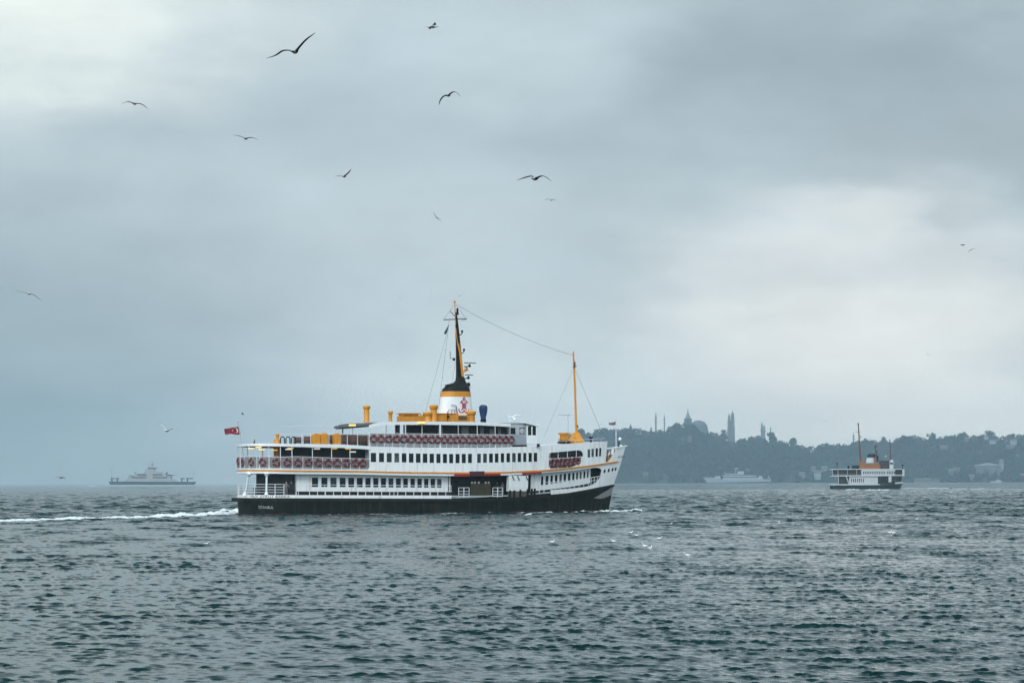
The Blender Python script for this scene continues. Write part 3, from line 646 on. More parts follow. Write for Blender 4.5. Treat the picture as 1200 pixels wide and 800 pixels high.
# canopy roof
can = H.curve([(432, 498.3), (436, 496.5), (443, 495), (452, 494.1), (500, 493.8), (560, 494.5), (598, 496.3)], -.1); SC1 = s_of(598, 496, -.1)
b = MB(); slab(H, b, srange(S433, SC1, 30), lambda s: can(s) - .40, lambda s: can(s) + .02, -.02, -.12, 1, (-1,)); b.build('canopy_edge', WHITE2, ferry)
b = MB(); deck(H, b, srange(S433, SC1, 30), can, .16, -.13); b.build('top_canopy', mat('dark_grey_canopy', (.055, .055, .052), .8, var=.3), ferry)  # one dark grey over top and underside alike
b = MB(); slab(H, b, srange(S433, SC1, 30), lambda s: can(s) - .18, lambda s: can(s) + .02, -.02, -.12, 1, (1,)); b.build('port_canopy_edge', CHAR, ferry)
for px, r_ in ((516.3, .13), (434, .05), (475.5, .055), (537.5, .04), (559.7, .05), (580.7, .05), (455, .04), (495, .04)):
    s = s_of(px, 505); 
    for side in (-1, 1): b = MB(); b.tube([H.P(s, tz(s), side, -.12), H.P(s, can(s) - .2, side, -.12)], r_, 7); b.build('canopy_post', RAIL, ferry)
sT0, sT1 = H.loc(508, 503, -1.5)[0], H.loc(598, 503, -1.5)[0]
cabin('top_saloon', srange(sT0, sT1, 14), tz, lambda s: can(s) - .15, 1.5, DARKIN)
for (p0, p1) in ((513, 519), (541, 549), (563, 567), (574, 579), (584, 587)):
    b = MB(); a, c = H.loc(p0, 505, -1.4)[0], H.loc(p1, 505, -1.4)[0]; slab(H, b, [a, c], lambda s: tz(s) + .1, lambda s: can(s) - .5, -1.4, -1.48, 1, (-1,)); b.build('saloon_door', mat('grey_door', (.16, .18, .18), .6, var=.3), ferry)
b = MB(); x, z = H.loc(457.5, 503, y=0); b.lathe([(.32, -2.6), (.32, 1.0)], (x, -2.2, z), 12); b.build('exhaust_trunk', DARKGR, ferry)
# awning arm and lamps aft of the canopy
b = MB(); x0, z0 = H.loc(397.5, 502, y=-3); x1, z1 = H.loc(434, 499, y=-3); b.box(((x0 + x1) / 2, -3, (z0 + z1) / 2), (x1 - x0, 2.2, .14), 0, -math.atan2(z1 - z0, x1 - x0)); b.box((x0 + .1, -3.9, z0 - .35), (.12, .12, .7)); b.build('awning_frame', CHAR, ferry)
b = MB(); s0_, s1_ = s_of(419, 500), S433; b.tube([H.P(s0_, tz(s0_) + 2.1, -1, -.05), H.P(s1_, tz(s1_) + 2.2, -1, -.05), H.P(s1_, tz(s1_), -1, -.05)], .05, 5); b.tube([H.P(s0_, tz(s0_), -1, -.05), H.P(s0_, tz(s0_) + 2.1, -1, -.05)], .03, 5); b.tube([H.P(s0_, tr(s1_), -1, -.05), H.P(s1_, tr(s1_), -1, -.05)], .03, 5); b.build('boarding_rail', RAIL, ferry)
for px, py in ((412.3, 498), (493.5, 495.2)):
    s, z = H.loc(px, py); b = MB(); p = H.P(s, z, -1, .16); b.box(p, (.8, .4, .24)); b.build('flood_lamp', [LAMP], ferry)
# ---- wheelhouse
zs = lambda px, py, y: H.loc(px, py, y=y)
xw0, zt_ = zs(597, 496, -4.0); xw1, _ = zs(617, 496, -4.0); zb = tz(.78)
WH = MB(); yy = 3.9
wl = [(598.3, 604), (608.5, 614.5)]; z0_, z1_ = zs(603, 508.6, -yy)[1], zs(603, 501, -yy)[1]
edges = [xw0]; 
for a, c in wl: edges += [zs(a, 505, -yy)[0], zs(c, 505, -yy)[0]]
edges.append(xw1)
for i in range(len(edges) - 1):
    x0, x1 = edges[i], edges[i + 1]
    if i % 2 == 0: WH.box(((x0 + x1) / 2, -yy, (zb + zt_) / 2), (x1 - x0, .1, zt_ - zb))
    else:
        WH.box(((x0 + x1) / 2, -yy, (zb + z0_) / 2), (x1 - x0, .1, z0_ - zb)); WH.box(((x0 + x1) / 2, -yy, (zt_ + z1_) / 2), (x1 - x0, .1, zt_ - z1_))
WH.box(((xw0 + xw1) / 2, yy, (zb + zt_) / 2), (xw1 - xw0, .1, zt_ - zb)); WH.box((xw0, 0, (zb + zt_) / 2), (.1, 2 * yy - .1, zt_ - zb)); WH.box((xw1 - .05, 0, zb + .65), (.1, 2 * yy - .1, 1.3))
WH.box((xw1 - .05, 0, zt_ - .2), (.1, 2 * yy - .1, .4))
for t in np.linspace(-yy, yy, 8): WH.box((xw1 - .05, t, (zb + zt_) / 2), (.09, .12, zt_ - zb))
WH.box(((xw0 + xw1) / 2 + .05, 0, zt_ + .06), (xw1 - xw0 + .5, 2 * yy + .3, .16))
wheelh = WH.build('wheelhouse', GREYW, ferry)
for i in (1, 3):
    b = MB(); x0, x1 = edges[i], edges[i + 1]; b.box(((x0 + x1) / 2, -yy + .03, (z0_ + z1_) / 2), (x1 - x0, .03, z1_ - z0_)); b.build('window', GLASS, wheelh, smooth=0)
b = MB(); b.box((xw1 - .02, 0, (zb + 1.3 + zt_ - .4) / 2), (.03, 2 * yy - .1, zt_ - zb - 1.7)); b.build('front_windows', GLASS, wheelh)
b = MB(); x, z = zs(611.8, 505, -yy - .05); b.ball((x, -yy - .06, z), .38, 12, sz=1, sy=.12); b.build('round_clear_view_screen', GREYW, wheelh)
# bridge wing cab
yw = H.hb(s_of(624, 510), 8) + .02; xa, zr = zs(617.5, 499, -yw); xb_, _ = zs(629.3, 499, -yw); zf = top_l(.83); zq = zs(623, 509.8, -yw)[1]; zr = zs(628, 499.4, -yw)[1]
b = MB(); W_ = 1.9
b.box(((xa + xb_) / 2, -yw + W_ / 2, (zf + zq) / 2 - .05), (xb_ - xa, W_, zq - zf + .1))
for (x, y) in ((xa + .07, -yw + .07), (xb_ - .07, -yw + .07), ((xa + xb_) / 2, -yw + .07), (xa + .07, -yw + W_ - .07), (xb_ - .07, -yw + W_ - .07), (xb_ - .07, -yw + W_ / 2)): b.box((x, y, (zq + zr) / 2), (.14, .14, zr - zq))
wing = b.build('bridge_wing_cab', WHITE2, ferry)
b = MB(); b.prism([(xa - .35, zr + .55), (xa - .35, zr + .42), (xb_ + .2, zr - .02), (xb_ + .2, zr + .1)], -yw - .12, -yw + W_ + .1); b.build('cab_roof', WHITE2, wing)
for k in range(2):
    b = MB(); x0 = xa + .14 + k * (xb_ - xa - .14) / 2; x1 = x0 + (xb_ - xa) / 2 - .21; b.box(((x0 + x1) / 2, -yw + .08, (zq + zr) / 2), (x1 - x0, .03, zr - zq)); b.build('window', GLASS, wing, smooth=0)
b = MB(); b.box((xb_ - .06, -yw + W_ / 2, (zq + zr) / 2), (.03, W_ - .3, zr - zq)); b.build('window', GLASS, wing, smooth=0)
b = MB(); a, c = s_of(601, 515), s_of(617.5, 515)
slab(H, b, [a, c], lambda s: tz(s) + .05, lambda s: tr(SR1) + .05, -.3, -.33, 1, (-1,)); b.build('bridge_rail_screen', mat('blue_grey_screen', (.30, .34, .39), .6), ferry)
for px in (602, 605.5, 609, 612.5, 616): b = MB(); s = s_of(px, 518); b.box(H.P(s, tz(s) + .14, -1, -.1), (.34, .25, .22)); b.build('deck_locker', CHAR, ferry)
# radar mast things on the wheelhouse roof
b = MB(); x, z = zs(602, 488, 0); b.tube([(x, 0, zt_), (x, 0, z)], .05, 6); b.tube([(x - .9, 0, z + .1), (x - .3, 0, z - .15), (x + .3, 0, z + .2), (x + .9, 0, z + .15)], .09, 6); b.ball((x + .1, 0, z - .35), .25, 8); x2, z2 = zs(596.8, 477, -1); b.tube([(x2, -1, zt_), (x2, -1, z2)], .03, 5); b.build('wheelhouse_antenna', WHITE2, ferry)

# ================================================================== funnel, masts and roof fittings of the large ferry
def cz(px, py, y=0.0): return H.loc(px, py, y=y)
zroof = can(.5)
# funnel: lofted oval sections, leaning aft at the top
def oval(x0, x1, y_, z, n=24, e=.8):
    cx, a = (x0 + x1) / 2, (x1 - x0) / 2
    return [Vector((cx + a * math.copysign(abs(math.cos(t)) ** e, math.cos(t)), y_ * math.copysign(abs(math.sin(t)) ** e, math.sin(t)), z)) for t in [2 * math.pi * k / n for k in range(n)]]
fx = lambda px, py: cz(px, py)[0]; fz = lambda py: cz(534, py)[1]
lv = [(489, 514.6, 553.0), (483, 515.2, 552.2), (465.8, 517.3, 550.6), (465.6, 517.3, 550.6), (458.8, 518.2, 549.9), (458.6, 518.2, 549.9)]
def lp(py, a, c, w=1.45): return oval(fx(a, py), fx(c, py), w, fz(py))
b = MB(); b.loft([lp(492, 514, 553.4), lp(465, 517.3, 550.5)]); fun = b.build('funnel', WHITE2, ferry, smooth=50)
b = MB(); b.loft([lp(465, 517.2, 550.6, 1.46), lp(458.7, 518.2, 549.8, 1.44)]); b.build('orange_band', ORANGE, fun, smooth=50)
b = MB(); b.loft([lp(458.7, 518.6, 549.5, 1.42), lp(456, 519.6, 549.2, 1.38), lp(452.5, 523, 548.2, 1.2), lp(451, 525, 547.5, 1.0), lp(449, 531, 546.5, .7), lp(446, 534, 545, .45), lp(441, 534.6, 543.5, .4)])
for px, py in ((526, 451.8), (529.5, 451), (523, 452.6)): x, z = cz(px, py); b.lathe([(.28, -.8), (.28, .1), (.34, .12), (.34, .2)], (x, -.25, z), 10)
b.build('black_cap', CHAR, fun, smooth=50)
# crossed-anchors emblem on the funnel side
ex, ez = cz(543.8, 476, -1.45); ey = -1.5
def oy(x, z):
    s_ = (x - fx(534, 475)) / 2.1; return -1.47 * max(.2, 1 - abs(s_) ** 2.4) ** (1 / 2.4) - .03
b = MB()
def et(pts, r=.06): b.tube([(ex + p[0] * 1.1, oy(ex + p[0] * 1.1, 0), ez + p[1] * 1.12) for p in pts], max(r, .055), 5)
et([(.42, .62), (-.36, -.42)]); et([(-.42, .62), (.36, -.42)])                              # shanks
et([(.22, .68), (.52, .44)]); et([(-.22, .68), (-.52, .44)])                               # stocks
for sg in (-1, 1):
    et([(sg * (.36 + .34 * math.cos(t)), -.42 + .34 * math.sin(t) + .04) for t in [math.pi * (-.95 + .12 * k) for k in range(10)]], .05)
et([(.16 * math.cos(t), .86 + .16 * math.sin(t)) for t in [k * math.pi / 5 for k in range(11)]], .04)
et([(.24 * math.cos(t), .1 + .3 * math.sin(t)) for t in [k * math.pi / 6 for k in range(13)]], .035)
et([(0, 1.0), (0, 1.15)], .03)
b.build('crossed_anchor_emblem', EMBR, fun)
b = MB()      # ladder cage and inlet on the funnel side
for q in (0, .45, .9): x, z = cz(526.5, 483, -1.6); b.tube([(x - .1 + q, -1.62, z - 1.0), (x - .1 + q, -1.62, z + .35)], .035, 5)
b.tube([(x - .1, -1.62, z + .35), (x + .95, -1.62, z + .35)], .035, 5); x2, z2 = cz(531.5, 479, -1.6); b.tube([(x2 - .3, -1.58, z2 + .5), (x2 + .35, -1.62, z2 + .45), (x2 + .5, -1.65, z2 - .6)], .06, 5)
b.build('funnel_guard', WIRE, fun)
# orange casing with ventilators
b = MB()
x0, z0 = cz(499.5, 493.4, -1.8); x1, z1 = cz(549, 486.3, -1.8); zr_ = zroof
b.box(((x0 + x1) / 2, 0, (zr_ + z1) / 2), (x1 - x0, 3.6, z1 - zr_)); x2, _ = cz(512, 483, -1.8); x3, z3 = cz(538, 484.2, -1.8)
b.box(((x2 + x3) / 2, 0, (z1 + z3) / 2), (x3 - x2, 3.2, z3 - z1 + .02)); b.build('engine_casing', ORANGE, ferry)
b = MB(); x, z = cz(542.5, 489.5, -1.85); b.box((x, -1.84, z), (1.25, .08, .5)); b.build('casing_grille', WOOD, ferry)
b = MB(); x, z = cz(524.3, 488, -1.9); b.tube([(x, -1.95, z - .6), (x, -1.95, z + .7)], .05, 5); b.ball((x + .1, -1.95, z), .18, 7); b.tube([(x - 2.5, -1.88, z + .28), (x + 1.3, -1.88, z + .34)], .03, 4); b.build('casing_pipes', CHAR, ferry)
def mushroom(pc, ptop, pbot, r, y, rcap, hcap=.45, name='ventilator', m_=None):
    x, zt2 = cz(pc, ptop, y); _, zb2 = cz(pc, pbot, y); zb2 = min(zb2, zroof + .05); b = MB()
    b.lathe([(r * 1.12, zb2), (r * 1.05, zb2 + .12), (r, zb2 + .15), (r, zt2 - hcap - .12), (r * 1.05, zt2 - hcap - .1), (rcap, zt2 - hcap + .05), (rcap, zt2 - .12), (rcap * .8, zt2), (.05, zt2 + .03)], (x, y, 0), 16)
    return b.build(name, m_ or ORANGE, ferry, smooth=40)
mushroom(429.6, 475, 494.5, .36, -2.6, .50, .35); mushroom(457.5, 481.3, 493.5, .24, -2.6, .34, .3)
mushroom(508.3, 474.3, 490, .42, -2.2, .56, .5); mushroom(501, 482.5, 493, .5, -2.1, .62, .4); mushroom(551.3, 481.3, 493, .58, -1.2, .74, .45)
mushroom(325, 508, 518.5, .2, -4.4, .27, .2)
b = MB(); x0, z0 = cz(471.8, 493, -2.6); x1, z1 = cz(493.2, 484, -2.6); b.box(((x0 + x1) / 2, -1.7, (zroof + z1 - .55) / 2 + .1), (x1 - x0, 1.8, z1 - zroof - .5)); b.box(((x0 + x1) / 2, -1.7, z1 - .04), (x1 - x0 + .05, 1.9, .12))
for i in range(9): b.box((x0 + .06 + (x1 - x0 - .12) * i / 8, -2.57, z1 - .2), (.08, .08, .36))
b.box(((x0 + x1) / 2, -1.6, z1 - .25), (x1 - x0 - .4, 1.4, .3)); b.build('slotted_skylight', ORANGE, ferry, smooth=0)
# blue canvas-covered ventilator
x, zt2 = cz(566.3, 474.2, -1.8); _, zb2 = cz(566.3, 493, -1.8); b = MB(); h_ = zt2 - zb2
b.lathe([(.36, zb2 - .2), (.34, zb2 + .3), (.36, zb2 + .5), (.5, zb2 + h_ * .5), (.56, zb2 + h_ * .72), (.56, zb2 + h_ * .86), (.44, zb2 + h_ * .96), (.15, zt2)], (x, -1.8, 0), 14); bl = b.build('canvas_covered_ventilator', BLUE, ferry, smooth=60)
b = MB(); b.lathe([(.38, zb2 - .25), (.38, zb2 + .22)], (x, -1.8, 0), 14); b.build('ventilator_base', CHAR, bl)
for (px, py) in ((573, 493.4), (575, 493)):
    pass
# ---- main mast rising out of the funnel
def C(px, py, y=0.0): x, z = cz(px, py, y); return Vector((x, y, z))
b = MB(); b.loft([[C(a, py) + Vector((0, d, 0)) for (a, d) in ((l, -w), (r_, -w), (r_, w), (l, w))] for (py, l, r_, w) in ((448, 535, 543.5, .3), (436, 535.3, 542, .26), (415, 535, 540.2, .2), (380, 534, 536.7, .13), (366, 533.2, 535, .1))])
mast = b.build('main_mast', CHAR, ferry, smooth=0)
b = MB(); b.tube([C(534.2, 380), C(532.8, 353.5)], .10, 7, .06); b.tube([C(532.8, 355), C(532.8, 352.6)], .16, 7); b.build('topmast', ORANGE, mast)
b = MB(); b.tube([C(534, 384, -.18), C(536.2, 403, -.3), C(539.3, 416, -.34), C(542, 442, -.34)], .06, 5); b.loft([[C(a, py, y) for a, y in ((l, -.36), (r_, -.36), (r_, -.1), (l, -.1))] for (py, l, r_) in ((444, 541.4, 544), (416, 538.2, 541), (402, 536.8, 537.8))]); b.build('mast_front_plate', ORANGE, mast, smooth=0)
b = MB()
for py in range(384, 442, 3): t = (py - 384) / 58; b.tube([C(533.9 + .8 * t, py, -.24), C(533.2 + .8 * t, py, -.24)], .03, 4)
b.tube([C(533.3, 383, -.24), C(533.9, 416, -.24)], .025, 4); b.build('mast_ladder', RAIL, mast)
b = MB(); b.tube([C(519.8, 374.6), C(546.8, 373.4)], .075, 6); b.build('mast_yard', WOOD, mast)
b = MB(); b.tube([C(527.5, 364.5), C(533.6, 371)], .05, 5); b.box(C(536, 365), (.22, .2, .55)); b.box(C(536.2, 368), (.3, .25, .18)); b.box(C(536, 362.5), (.2, .2, .3)); b.build('signal_lamps', CHAR, mast)
for (px, py) in ((541.6, 390.5), (543.8, 412)):
    b = MB(); b.tube([C(px - 4, py + 2), C(px - 1.5, py + 1.6), C(px - .2, py + .2), C(px, py - 2)], .08, 6); b.ball(C(px, py - 2.3), .16, 7); b.build('horn', CHAR, mast)
b = MB(); b.tube([C(527.5, 411.5), C(527.7, 419.8), C(534.5, 419.8)], .045, 5); b.ball(C(532, 421), .2, 7); b.tube([C(546.5, 374), C(540.5, 375.8)], .02, 4); b.build('mast_bracket', CHAR, mast)
for (px, py, l) in ((551, 425.3, 6.6), (549.5, 439.3, 4.6)):
    b = MB(); c0 = C(px, py); a0, a1 = C(px - l, py + .1), C(px + l, py - .1); b.box((a0 + a1) / 2, ((a1 - a0).length, .12, .10)); b.ball(C(px - .6, py + 3.2), .2, 7); b.tube([C(px, py), C(px - 1, py + 3), C(px - 4, py + 4.3), C(px - 7, py + 4)], .07, 5); b.build('radar_scanner', CHAR, mast)
b = MB(); b.box(C(546.3, 433.5), (.55, .5, .10)); b.box(C(547, 432), (.12, .4, .4)); b.tube([C(543, 436), C(548.5, 433)], .07, 5); b.tube([C(544.5, 431), C(544.5, 434)], .05, 5); b.build('radar_platform', ORANGE, mast)
b = MB(); b.ball(C(549, 450.3, -.3), .27, 10); b.tube([C(544, 449), C(549, 450.3, -.3), C(551.5, 454)], .04, 5); b.build('searchlight', CHAR, mast)
b = MB(); b.loft([[C(px, py) + Vector((math.cos(t) * r_, math.sin(t) * r_ * .7, 0)) for t in [k * math.pi / 4 for k in range(8)]] for px, py, r_ in ((526.2, 380.5, .04), (524, 385, .12), (522.4, 389, .22), (521.6, 391.6, .14))]); b.build('furled_flag', mat('dark_teal_cloth', (.03, .06, .08), .8), mast)
# rigging
b = MB()
def wire(p, q, r=.018, sag=0.0):
    p, q = Vector(p), Vector(q); b.tube([p + (q - p) * t - Vector((0, 0, sag * 4 * t * (1 - t))) for t in [i / 10 for i in range(11)]], r, 4)
fm_top = C(671.8, 416.5)
wire(C(534, 356.5), fm_top, .02, .55); wire(C(527.4, 364), C(519.9, 374.3)); wire(C(533, 356), C(527.4, 364)); wire(C(534.5, 358), C(546.6, 373.3))
wire(C(526.5, 375), C(514, 479), .022); wire(C(523.5, 392), C(498, 484, -2), .018); wire(C(533.5, 424), C(528.5, 458), .014)
wire(C(673.2, 431), C(706, 508, 0), .02); wire(C(671, 434), C(637, 513, 0), .014)
b.build('rigging', WIRE, ferry, smooth=0)
# ---- fore mast
b = MB(); b.tube([C(675.6, 512), C(673.6, 450), C(671.9, 414)], .17, 8, .12)
b.tube([C(671.9, 416), C(671.8, 411.6)], .09, 7); fm = b.build('fore_mast', ORANGE, ferry)
b = MB(); b.tube([C(673, 424), C(673, 431)], .18, 7); b.tube([C(671, 430), C(676, 428.8)], .05, 5); b.box(C(676.4, 499.5), (.18, .3, .35)); b.build('mast_lamps', WOOD, fm)
b = MB(); e0 = C(675, 519); zt0 = C(675, 506.5).z; x0 = C(668.6, 517).x; x1 = C(681.4, 517).x
b.loft([[(x0, -.7, e0.z - .1), (x1, -.7, e0.z - .1), (x1, .7, e0.z - .1), (x0, .7, e0.z - .1)], [(x0, -.7, e0.z + .28), (x1, -.7, e0.z + .28), (x1, .7, e0.z + .28), (x0, .7, e0.z + .28)], [(x0 + .55, -.3, zt0), (x1 - .5, -.3, zt0), (x1 - .5, .3, zt0), (x0 + .55, .3, zt0)]]); b.build('mast_foot', ORANGE, fm, smooth=0)
b = MB(); x0 = C(656.3, 515, -1.5).x; x1 = C(666, 515, -1.5).x; zt0 = C(661, 507, -1.5).z; zb0 = C(661, 519.5, -1.5).z
b.box(((x0 + x1) / 2, -1.5, (zb0 + zt0) / 2 - .1), ((x1 - x0) * .74, .8, zt0 - zb0 - .1)); b.box(((x0 + x1) / 2, -1.5, zt0 - .1), (x1 - x0, 1.1, .22)); b.box(((x0 + x1) / 2, -1.5, zb0 + .55), (x1 - x0, 1.05, .14)); b.k = 1; b.box(((x0 + x1) / 2, -1.5, zb0 + .18), (x1 - x0 + .1, 1.15, .3))
b.build('life_vest_locker', [ORANGE, CHAR], ferry, smooth=0)
b = MB(); b.tube([C(665.6, 507, .6), C(665.6, 486.5, .6)], .05, 5); b.box(C(662, 486, .6), (1.7, .1, .12)); b.build('antenna_bar', GREYW, ferry)
b = MB(); b.tube([C(692.5, 520, -1), C(692.5, 514, -1)], .08, 6); b.box(C(692.5, 512.8, -1), (.36, .36, .34)); b.box(C(692.5, 517.3, -1), (.3, .3, .16)); b.build('deck_light', CHAR, ferry)
# light rail along the forward roof
b = MB(); ss = srange(s_of(632, 520), S711 - .004, 16); fr_ = H.curve([(630, 519.5), (655, 515.5), (690, 513), (711, 512.3)])
b.tube([H.P(s, top_l(s) + .42, -1, -.3) for s in ss], .02, 4)
for s in ss[::2]: b.tube([H.P(s, top_l(s), -1, -.3), H.P(s, top_l(s) + .42, -1, -.3)], .02, 4)
b.build('forward_roof_rail', RAIL, ferry)
b = MB(); b.box(C(630.8, 521.6, -4.6), (.3, .3, .4)); b.build('roof_cleat', CHAR, ferry)
# ---- bow staff, lantern and pennant
b = MB(); b.tube([C(722, 526), C(721.9, 490.5)], .06, 6); b.ball(C(721.9, 490), .13, 7); jack = b.build('jackstaff', RAIL, ferry)
b = MB(); g = []
for i in range(9):
    t = i / 8; p = C(721.4 - 7.4 * t, 493.6 + .8 * math.sin(t * 3) + 1.1 * t); q = C(721.4 - 7.4 * t, 497.4 + .5 * math.sin(t * 3 + .7) + .6 * t); w_ = .12 * math.sin(t * 8)
    g.append([p + Vector((0, w_, 0)), q + Vector((0, w_ * .8, 0)), q + Vector((0, w_ * .8 + .012, 0)), p + Vector((0, w_ + .012, 0))])
b.loft(g); b.build('grey_pennant', mat('grey_cloth', (.16, .13, .14), .8), jack)
b = MB(); b.tube([C(725, 524.5), C(725.4, 518), C(726.3, 516)], .09, 6); b.build('bow_searchlight', CHAR, ferry)
b = MB(); b.ball(C(726.6, 514.4), .24, 10); b.build('searchlight_lamp', WHITE2, ferry)
b = MB(); b.box(C(727, 522.8), (.3, .6, .42)); b.build('bow_locker', WHITE2, ferry)
# ---- stern flag
b = MB(); p0 = C(288.2, 551); p1 = C(278.7, 494); b.tube([p0, p1], .06, 6, .045); b.ball(p1 + Vector((0, 0, .05)), .14, 8); staff = b.build('flagstaff', GREYW, ferry)
b = MB(); b.box(C(288.5, 549.5), (.3, .4, .5)); b.tube([C(287.6, 547), C(291, 551)], .06, 5); b.build('staff_bracket', WOOD, staff)
# flag cloth grid, flying aft
def fp(u, v):         # u 0 hoist .. 1 fly, v 0 bottom .. 1 top, photograph pixels
    hx = 279.6 + (1 - v) * 2.0; top = 498.6 + 3.2 * min(1, u * 1.6) ** .8; bot = 508.6 + .3 * u
    px = hx - 17.3 * u; py = bot + (top - bot) * v + .5 * math.sin(u * 7 + v)
    return C(px, py) + Vector((.05, .22 * math.sin(u * 8 + 1.5 * v) * u, 0))
nu, nv = 24, 8; vs = [fp(i / nu, j / nv) for i in range(nu + 1) for j in range(nv + 1)]; n0 = len(vs); vs += [p + Vector((0, .015, 0)) for p in vs]
fs = []
for i in range(nu):
    for j in range(nv):
        a = i * (nv + 1) + j; q = (a, a + 1, a + nv + 2, a + nv + 1); fs.append(q); fs.append(tuple(k + n0 for k in q[::-1]))
b = MB(); b.add(vs, fs); flag = b.build('flag', FLAGR, staff, smooth=80, label='red cloth flag with white crescent and star')
b = MB()
def fo(u, v): return fp(u, v) - Vector((0, .02, 0))
n = 20; U0, V0 = .27, .56
outer = [fo(U0 + .175 * math.cos(t), V0 + .34 * math.sin(t)) for t in [2 * math.pi * k / n for k in range(n)]]
ang = [2 * math.pi * k / 40 for k in range(41)]
pts_o = []; pts_i = []
for k in range(25):       # crescent: outer arc to inner arc, open towards the fly
    t = R(-142) + R(284) * k / 24; pts_o.append(fo(U0 - .16 * math.cos(t), V0 + .34 * math.sin(t)))
    r_ = 1 - abs(k - 12) / 12; pts_i.append(fo(U0 + .035 - .16 * math.cos(t) * (1 - .32 * r_) - .035 * (1 - r_) * 0, V0 + .34 * math.sin(t) * (1 - .18 * r_)))
for k in range(24): b.add([pts_o[k], pts_o[k + 1], pts_i[k + 1], pts_i[k]], [(0, 1, 2, 3)])
st = [fo(.50 + .06 * (1 if k % 2 == 0 else .42) * math.cos(k * math.pi / 5), .56 + .13 * (1 if k % 2 == 0 else .42) * math.sin(k * math.pi / 5)) for k in range(10)]; b.add(st, [tuple(range(10))])
b.build('crescent_and_star', FLAGW, flag, smooth=0)

# ---- lettering, bent round the hull
def lettering(txt, name, m_, s0, z0, hgt, width, off, size_keep=False, parent=ferry):
    cu = bpy.data.curves.new(name, 'FONT'); cu.body = txt; cu.extrude = 0; cu.size = 1; tmp = bpy.data.objects.new('lettering', cu); COL.objects.link(tmp)
    bpy.context.view_layer.update(); me = bpy.data.meshes.new_from_object(tmp.evaluated_get(bpy.context.evaluated_depsgraph_get())); bpy.data.objects.remove(tmp); bpy.data.curves.remove(cu)
    V = np.array([v.co[:] for v in me.vertices]); x0, x1 = V[:, 0].min(), V[:, 0].max(); y1 = .73
    # arc length table along the side
    tab = [0.0]; sv_ = [s0 + i * .002 for i in range(200)]
    for a_, c_ in zip(sv_, sv_[1:]): tab.append(tab[-1] + (H.P(c_, z0) - H.P(a_, z0)).length)
    for v in me.vertices:
        d = (v.co.x - x0) / (x1 - x0) * width; s = float(np.interp(d, tab, sv_)); z = z0 + (strake_t(s) - strake_t(s0)) + v.co.y / y1 * hgt
        v.co = H.P(s, z, -1, off)
    me.materials.append(m_); o = bpy.data.objects.new(name, me); COL.objects.link(o); o.parent = parent; return o
lettering('PROF. AYKUT BARKA', 'ship_name', LETD, .0035, strake_t(0) + .03, .33, 5.6, .05)
lettering('İSTANBUL', 'home_port', LETW, .012, strake_t(0) - 1.35, .36, 2.1, .02)
# ship name at the bow
sN = s_of(723.6, 536)
lettering('AYKUT BARKA', 'bow_name', LETD, sN, H.loc(724, 536.8)[1], .34, 1.5, .02)

# ================================================================== lifebuoys (each hangs loose on a rail)
def buoy_mesh():
    me = bpy.data.meshes.new('lifebuoy'); n, k = 24, 8; Rr, rr = .39, .125; vs = []; fs = []; mi = []
    for i in range(n):
        t = 2 * math.pi * i / n
        for j in range(k): a = 2 * math.pi * j / k; vs.append(((Rr + rr * math.cos(a)) * math.cos(t), .8 * rr * math.sin(a), (Rr + rr * math.cos(a)) * math.sin(t)))
    for i in range(n):
        for j in range(k): fs.append((i * k + j, i * k + (j + 1) % k, ((i + 1) % n) * k + (j + 1) % k, ((i + 1) % n) * k + j)); mi.append(1 if i % 6 == 2 else 0)
    # grab line: thin loops outside the ring, and the lanyard it hangs by
    b = MB()
    for q in range(4):
        t0 = math.pi / 2 * q + math.pi / 12; b.tube([((Rr + rr + .01 + .05 * math.sin(math.pi * i / 5)) * math.cos(t0 + math.pi / 2 * i / 5), 0, (Rr + rr + .01 + .05 * math.sin(math.pi * i / 5)) * math.sin(t0 + math.pi / 2 * i / 5)) for i in range(6)], .02, 4)
    b.tube([(0, .02, Rr + rr - .02), (.02, .06, Rr + rr + .14)], .025, 4); b.box((0, -.02, Rr + rr + .02), (.13, .06, .12))
    o = len(vs); vs += b.v; fs += [tuple(i + o for i in f) for f in b.f]; mi += [2] * len(b.f)
    me.from_pydata(vs, [], fs)
    for m_ in (BUOYR, BUOYW, BUOYW): me.materials.append(m_)
    me.polygons.foreach_set('material_index', mi); me.polygons.foreach_set('use_smooth', [True] * len(fs)); me.set_sharp_from_angle(angle=R(50)); return me
BM_ = buoy_mesh()
ORD = ['first', 'second', 'third', 'fourth', 'fifth', 'sixth', 'seventh', 'eighth', 'ninth', 'tenth', 'eleventh', 'twelfth', 'thirteenth', 'fourteenth', 'fifteenth', 'sixteenth', 'seventeenth', 'eighteenth', 'nineteenth', 'twentieth', 'twenty-first', 'twenty-second', 'twenty-third']
def hang(s, z, off, label, group, turn=0.0):
    p = H.P(s, z, -1, off); q = H.P(min(1, s + .002), z, -1, off) - H.P(s - .002, z, -1, off); ang = math.atan2(q.y, q.x)
    o = bpy.data.objects.new('lifebuoy', BM_); COL.objects.link(o); w = H.M @ p; o.location = w; o.rotation_euler = (rng.normal(0, .06), rng.uniform(-.5, .5), H.th + ang + turn + rng.normal(0, .06))
    tag(o, label, 'lifebuoy', group)
row = [279.2, 284.5, 294.3, 307.5, 323.5, 336.5, 349, 361.5, 373, 384.5, 395, 406, 416.5, 425]
for i, px in enumerate(row):
    s, z = H.loc(px, 540.8 + i * .09, .10)
    hang(s, z, .12, f'red and white lifebuoy on the stern middle-deck rail, {ORD[i]} from the flagstaff end', 'lifebuoys along the aft middle-deck rail')
row = [437.5, 446.5, 455.5, 464.5, 473, 481.5, 490, 498, 506, 513, 520.5, 527.8, 535, 542, 549.5, 557, 564, 571, 578.5, 585.5, 592.5, 599]
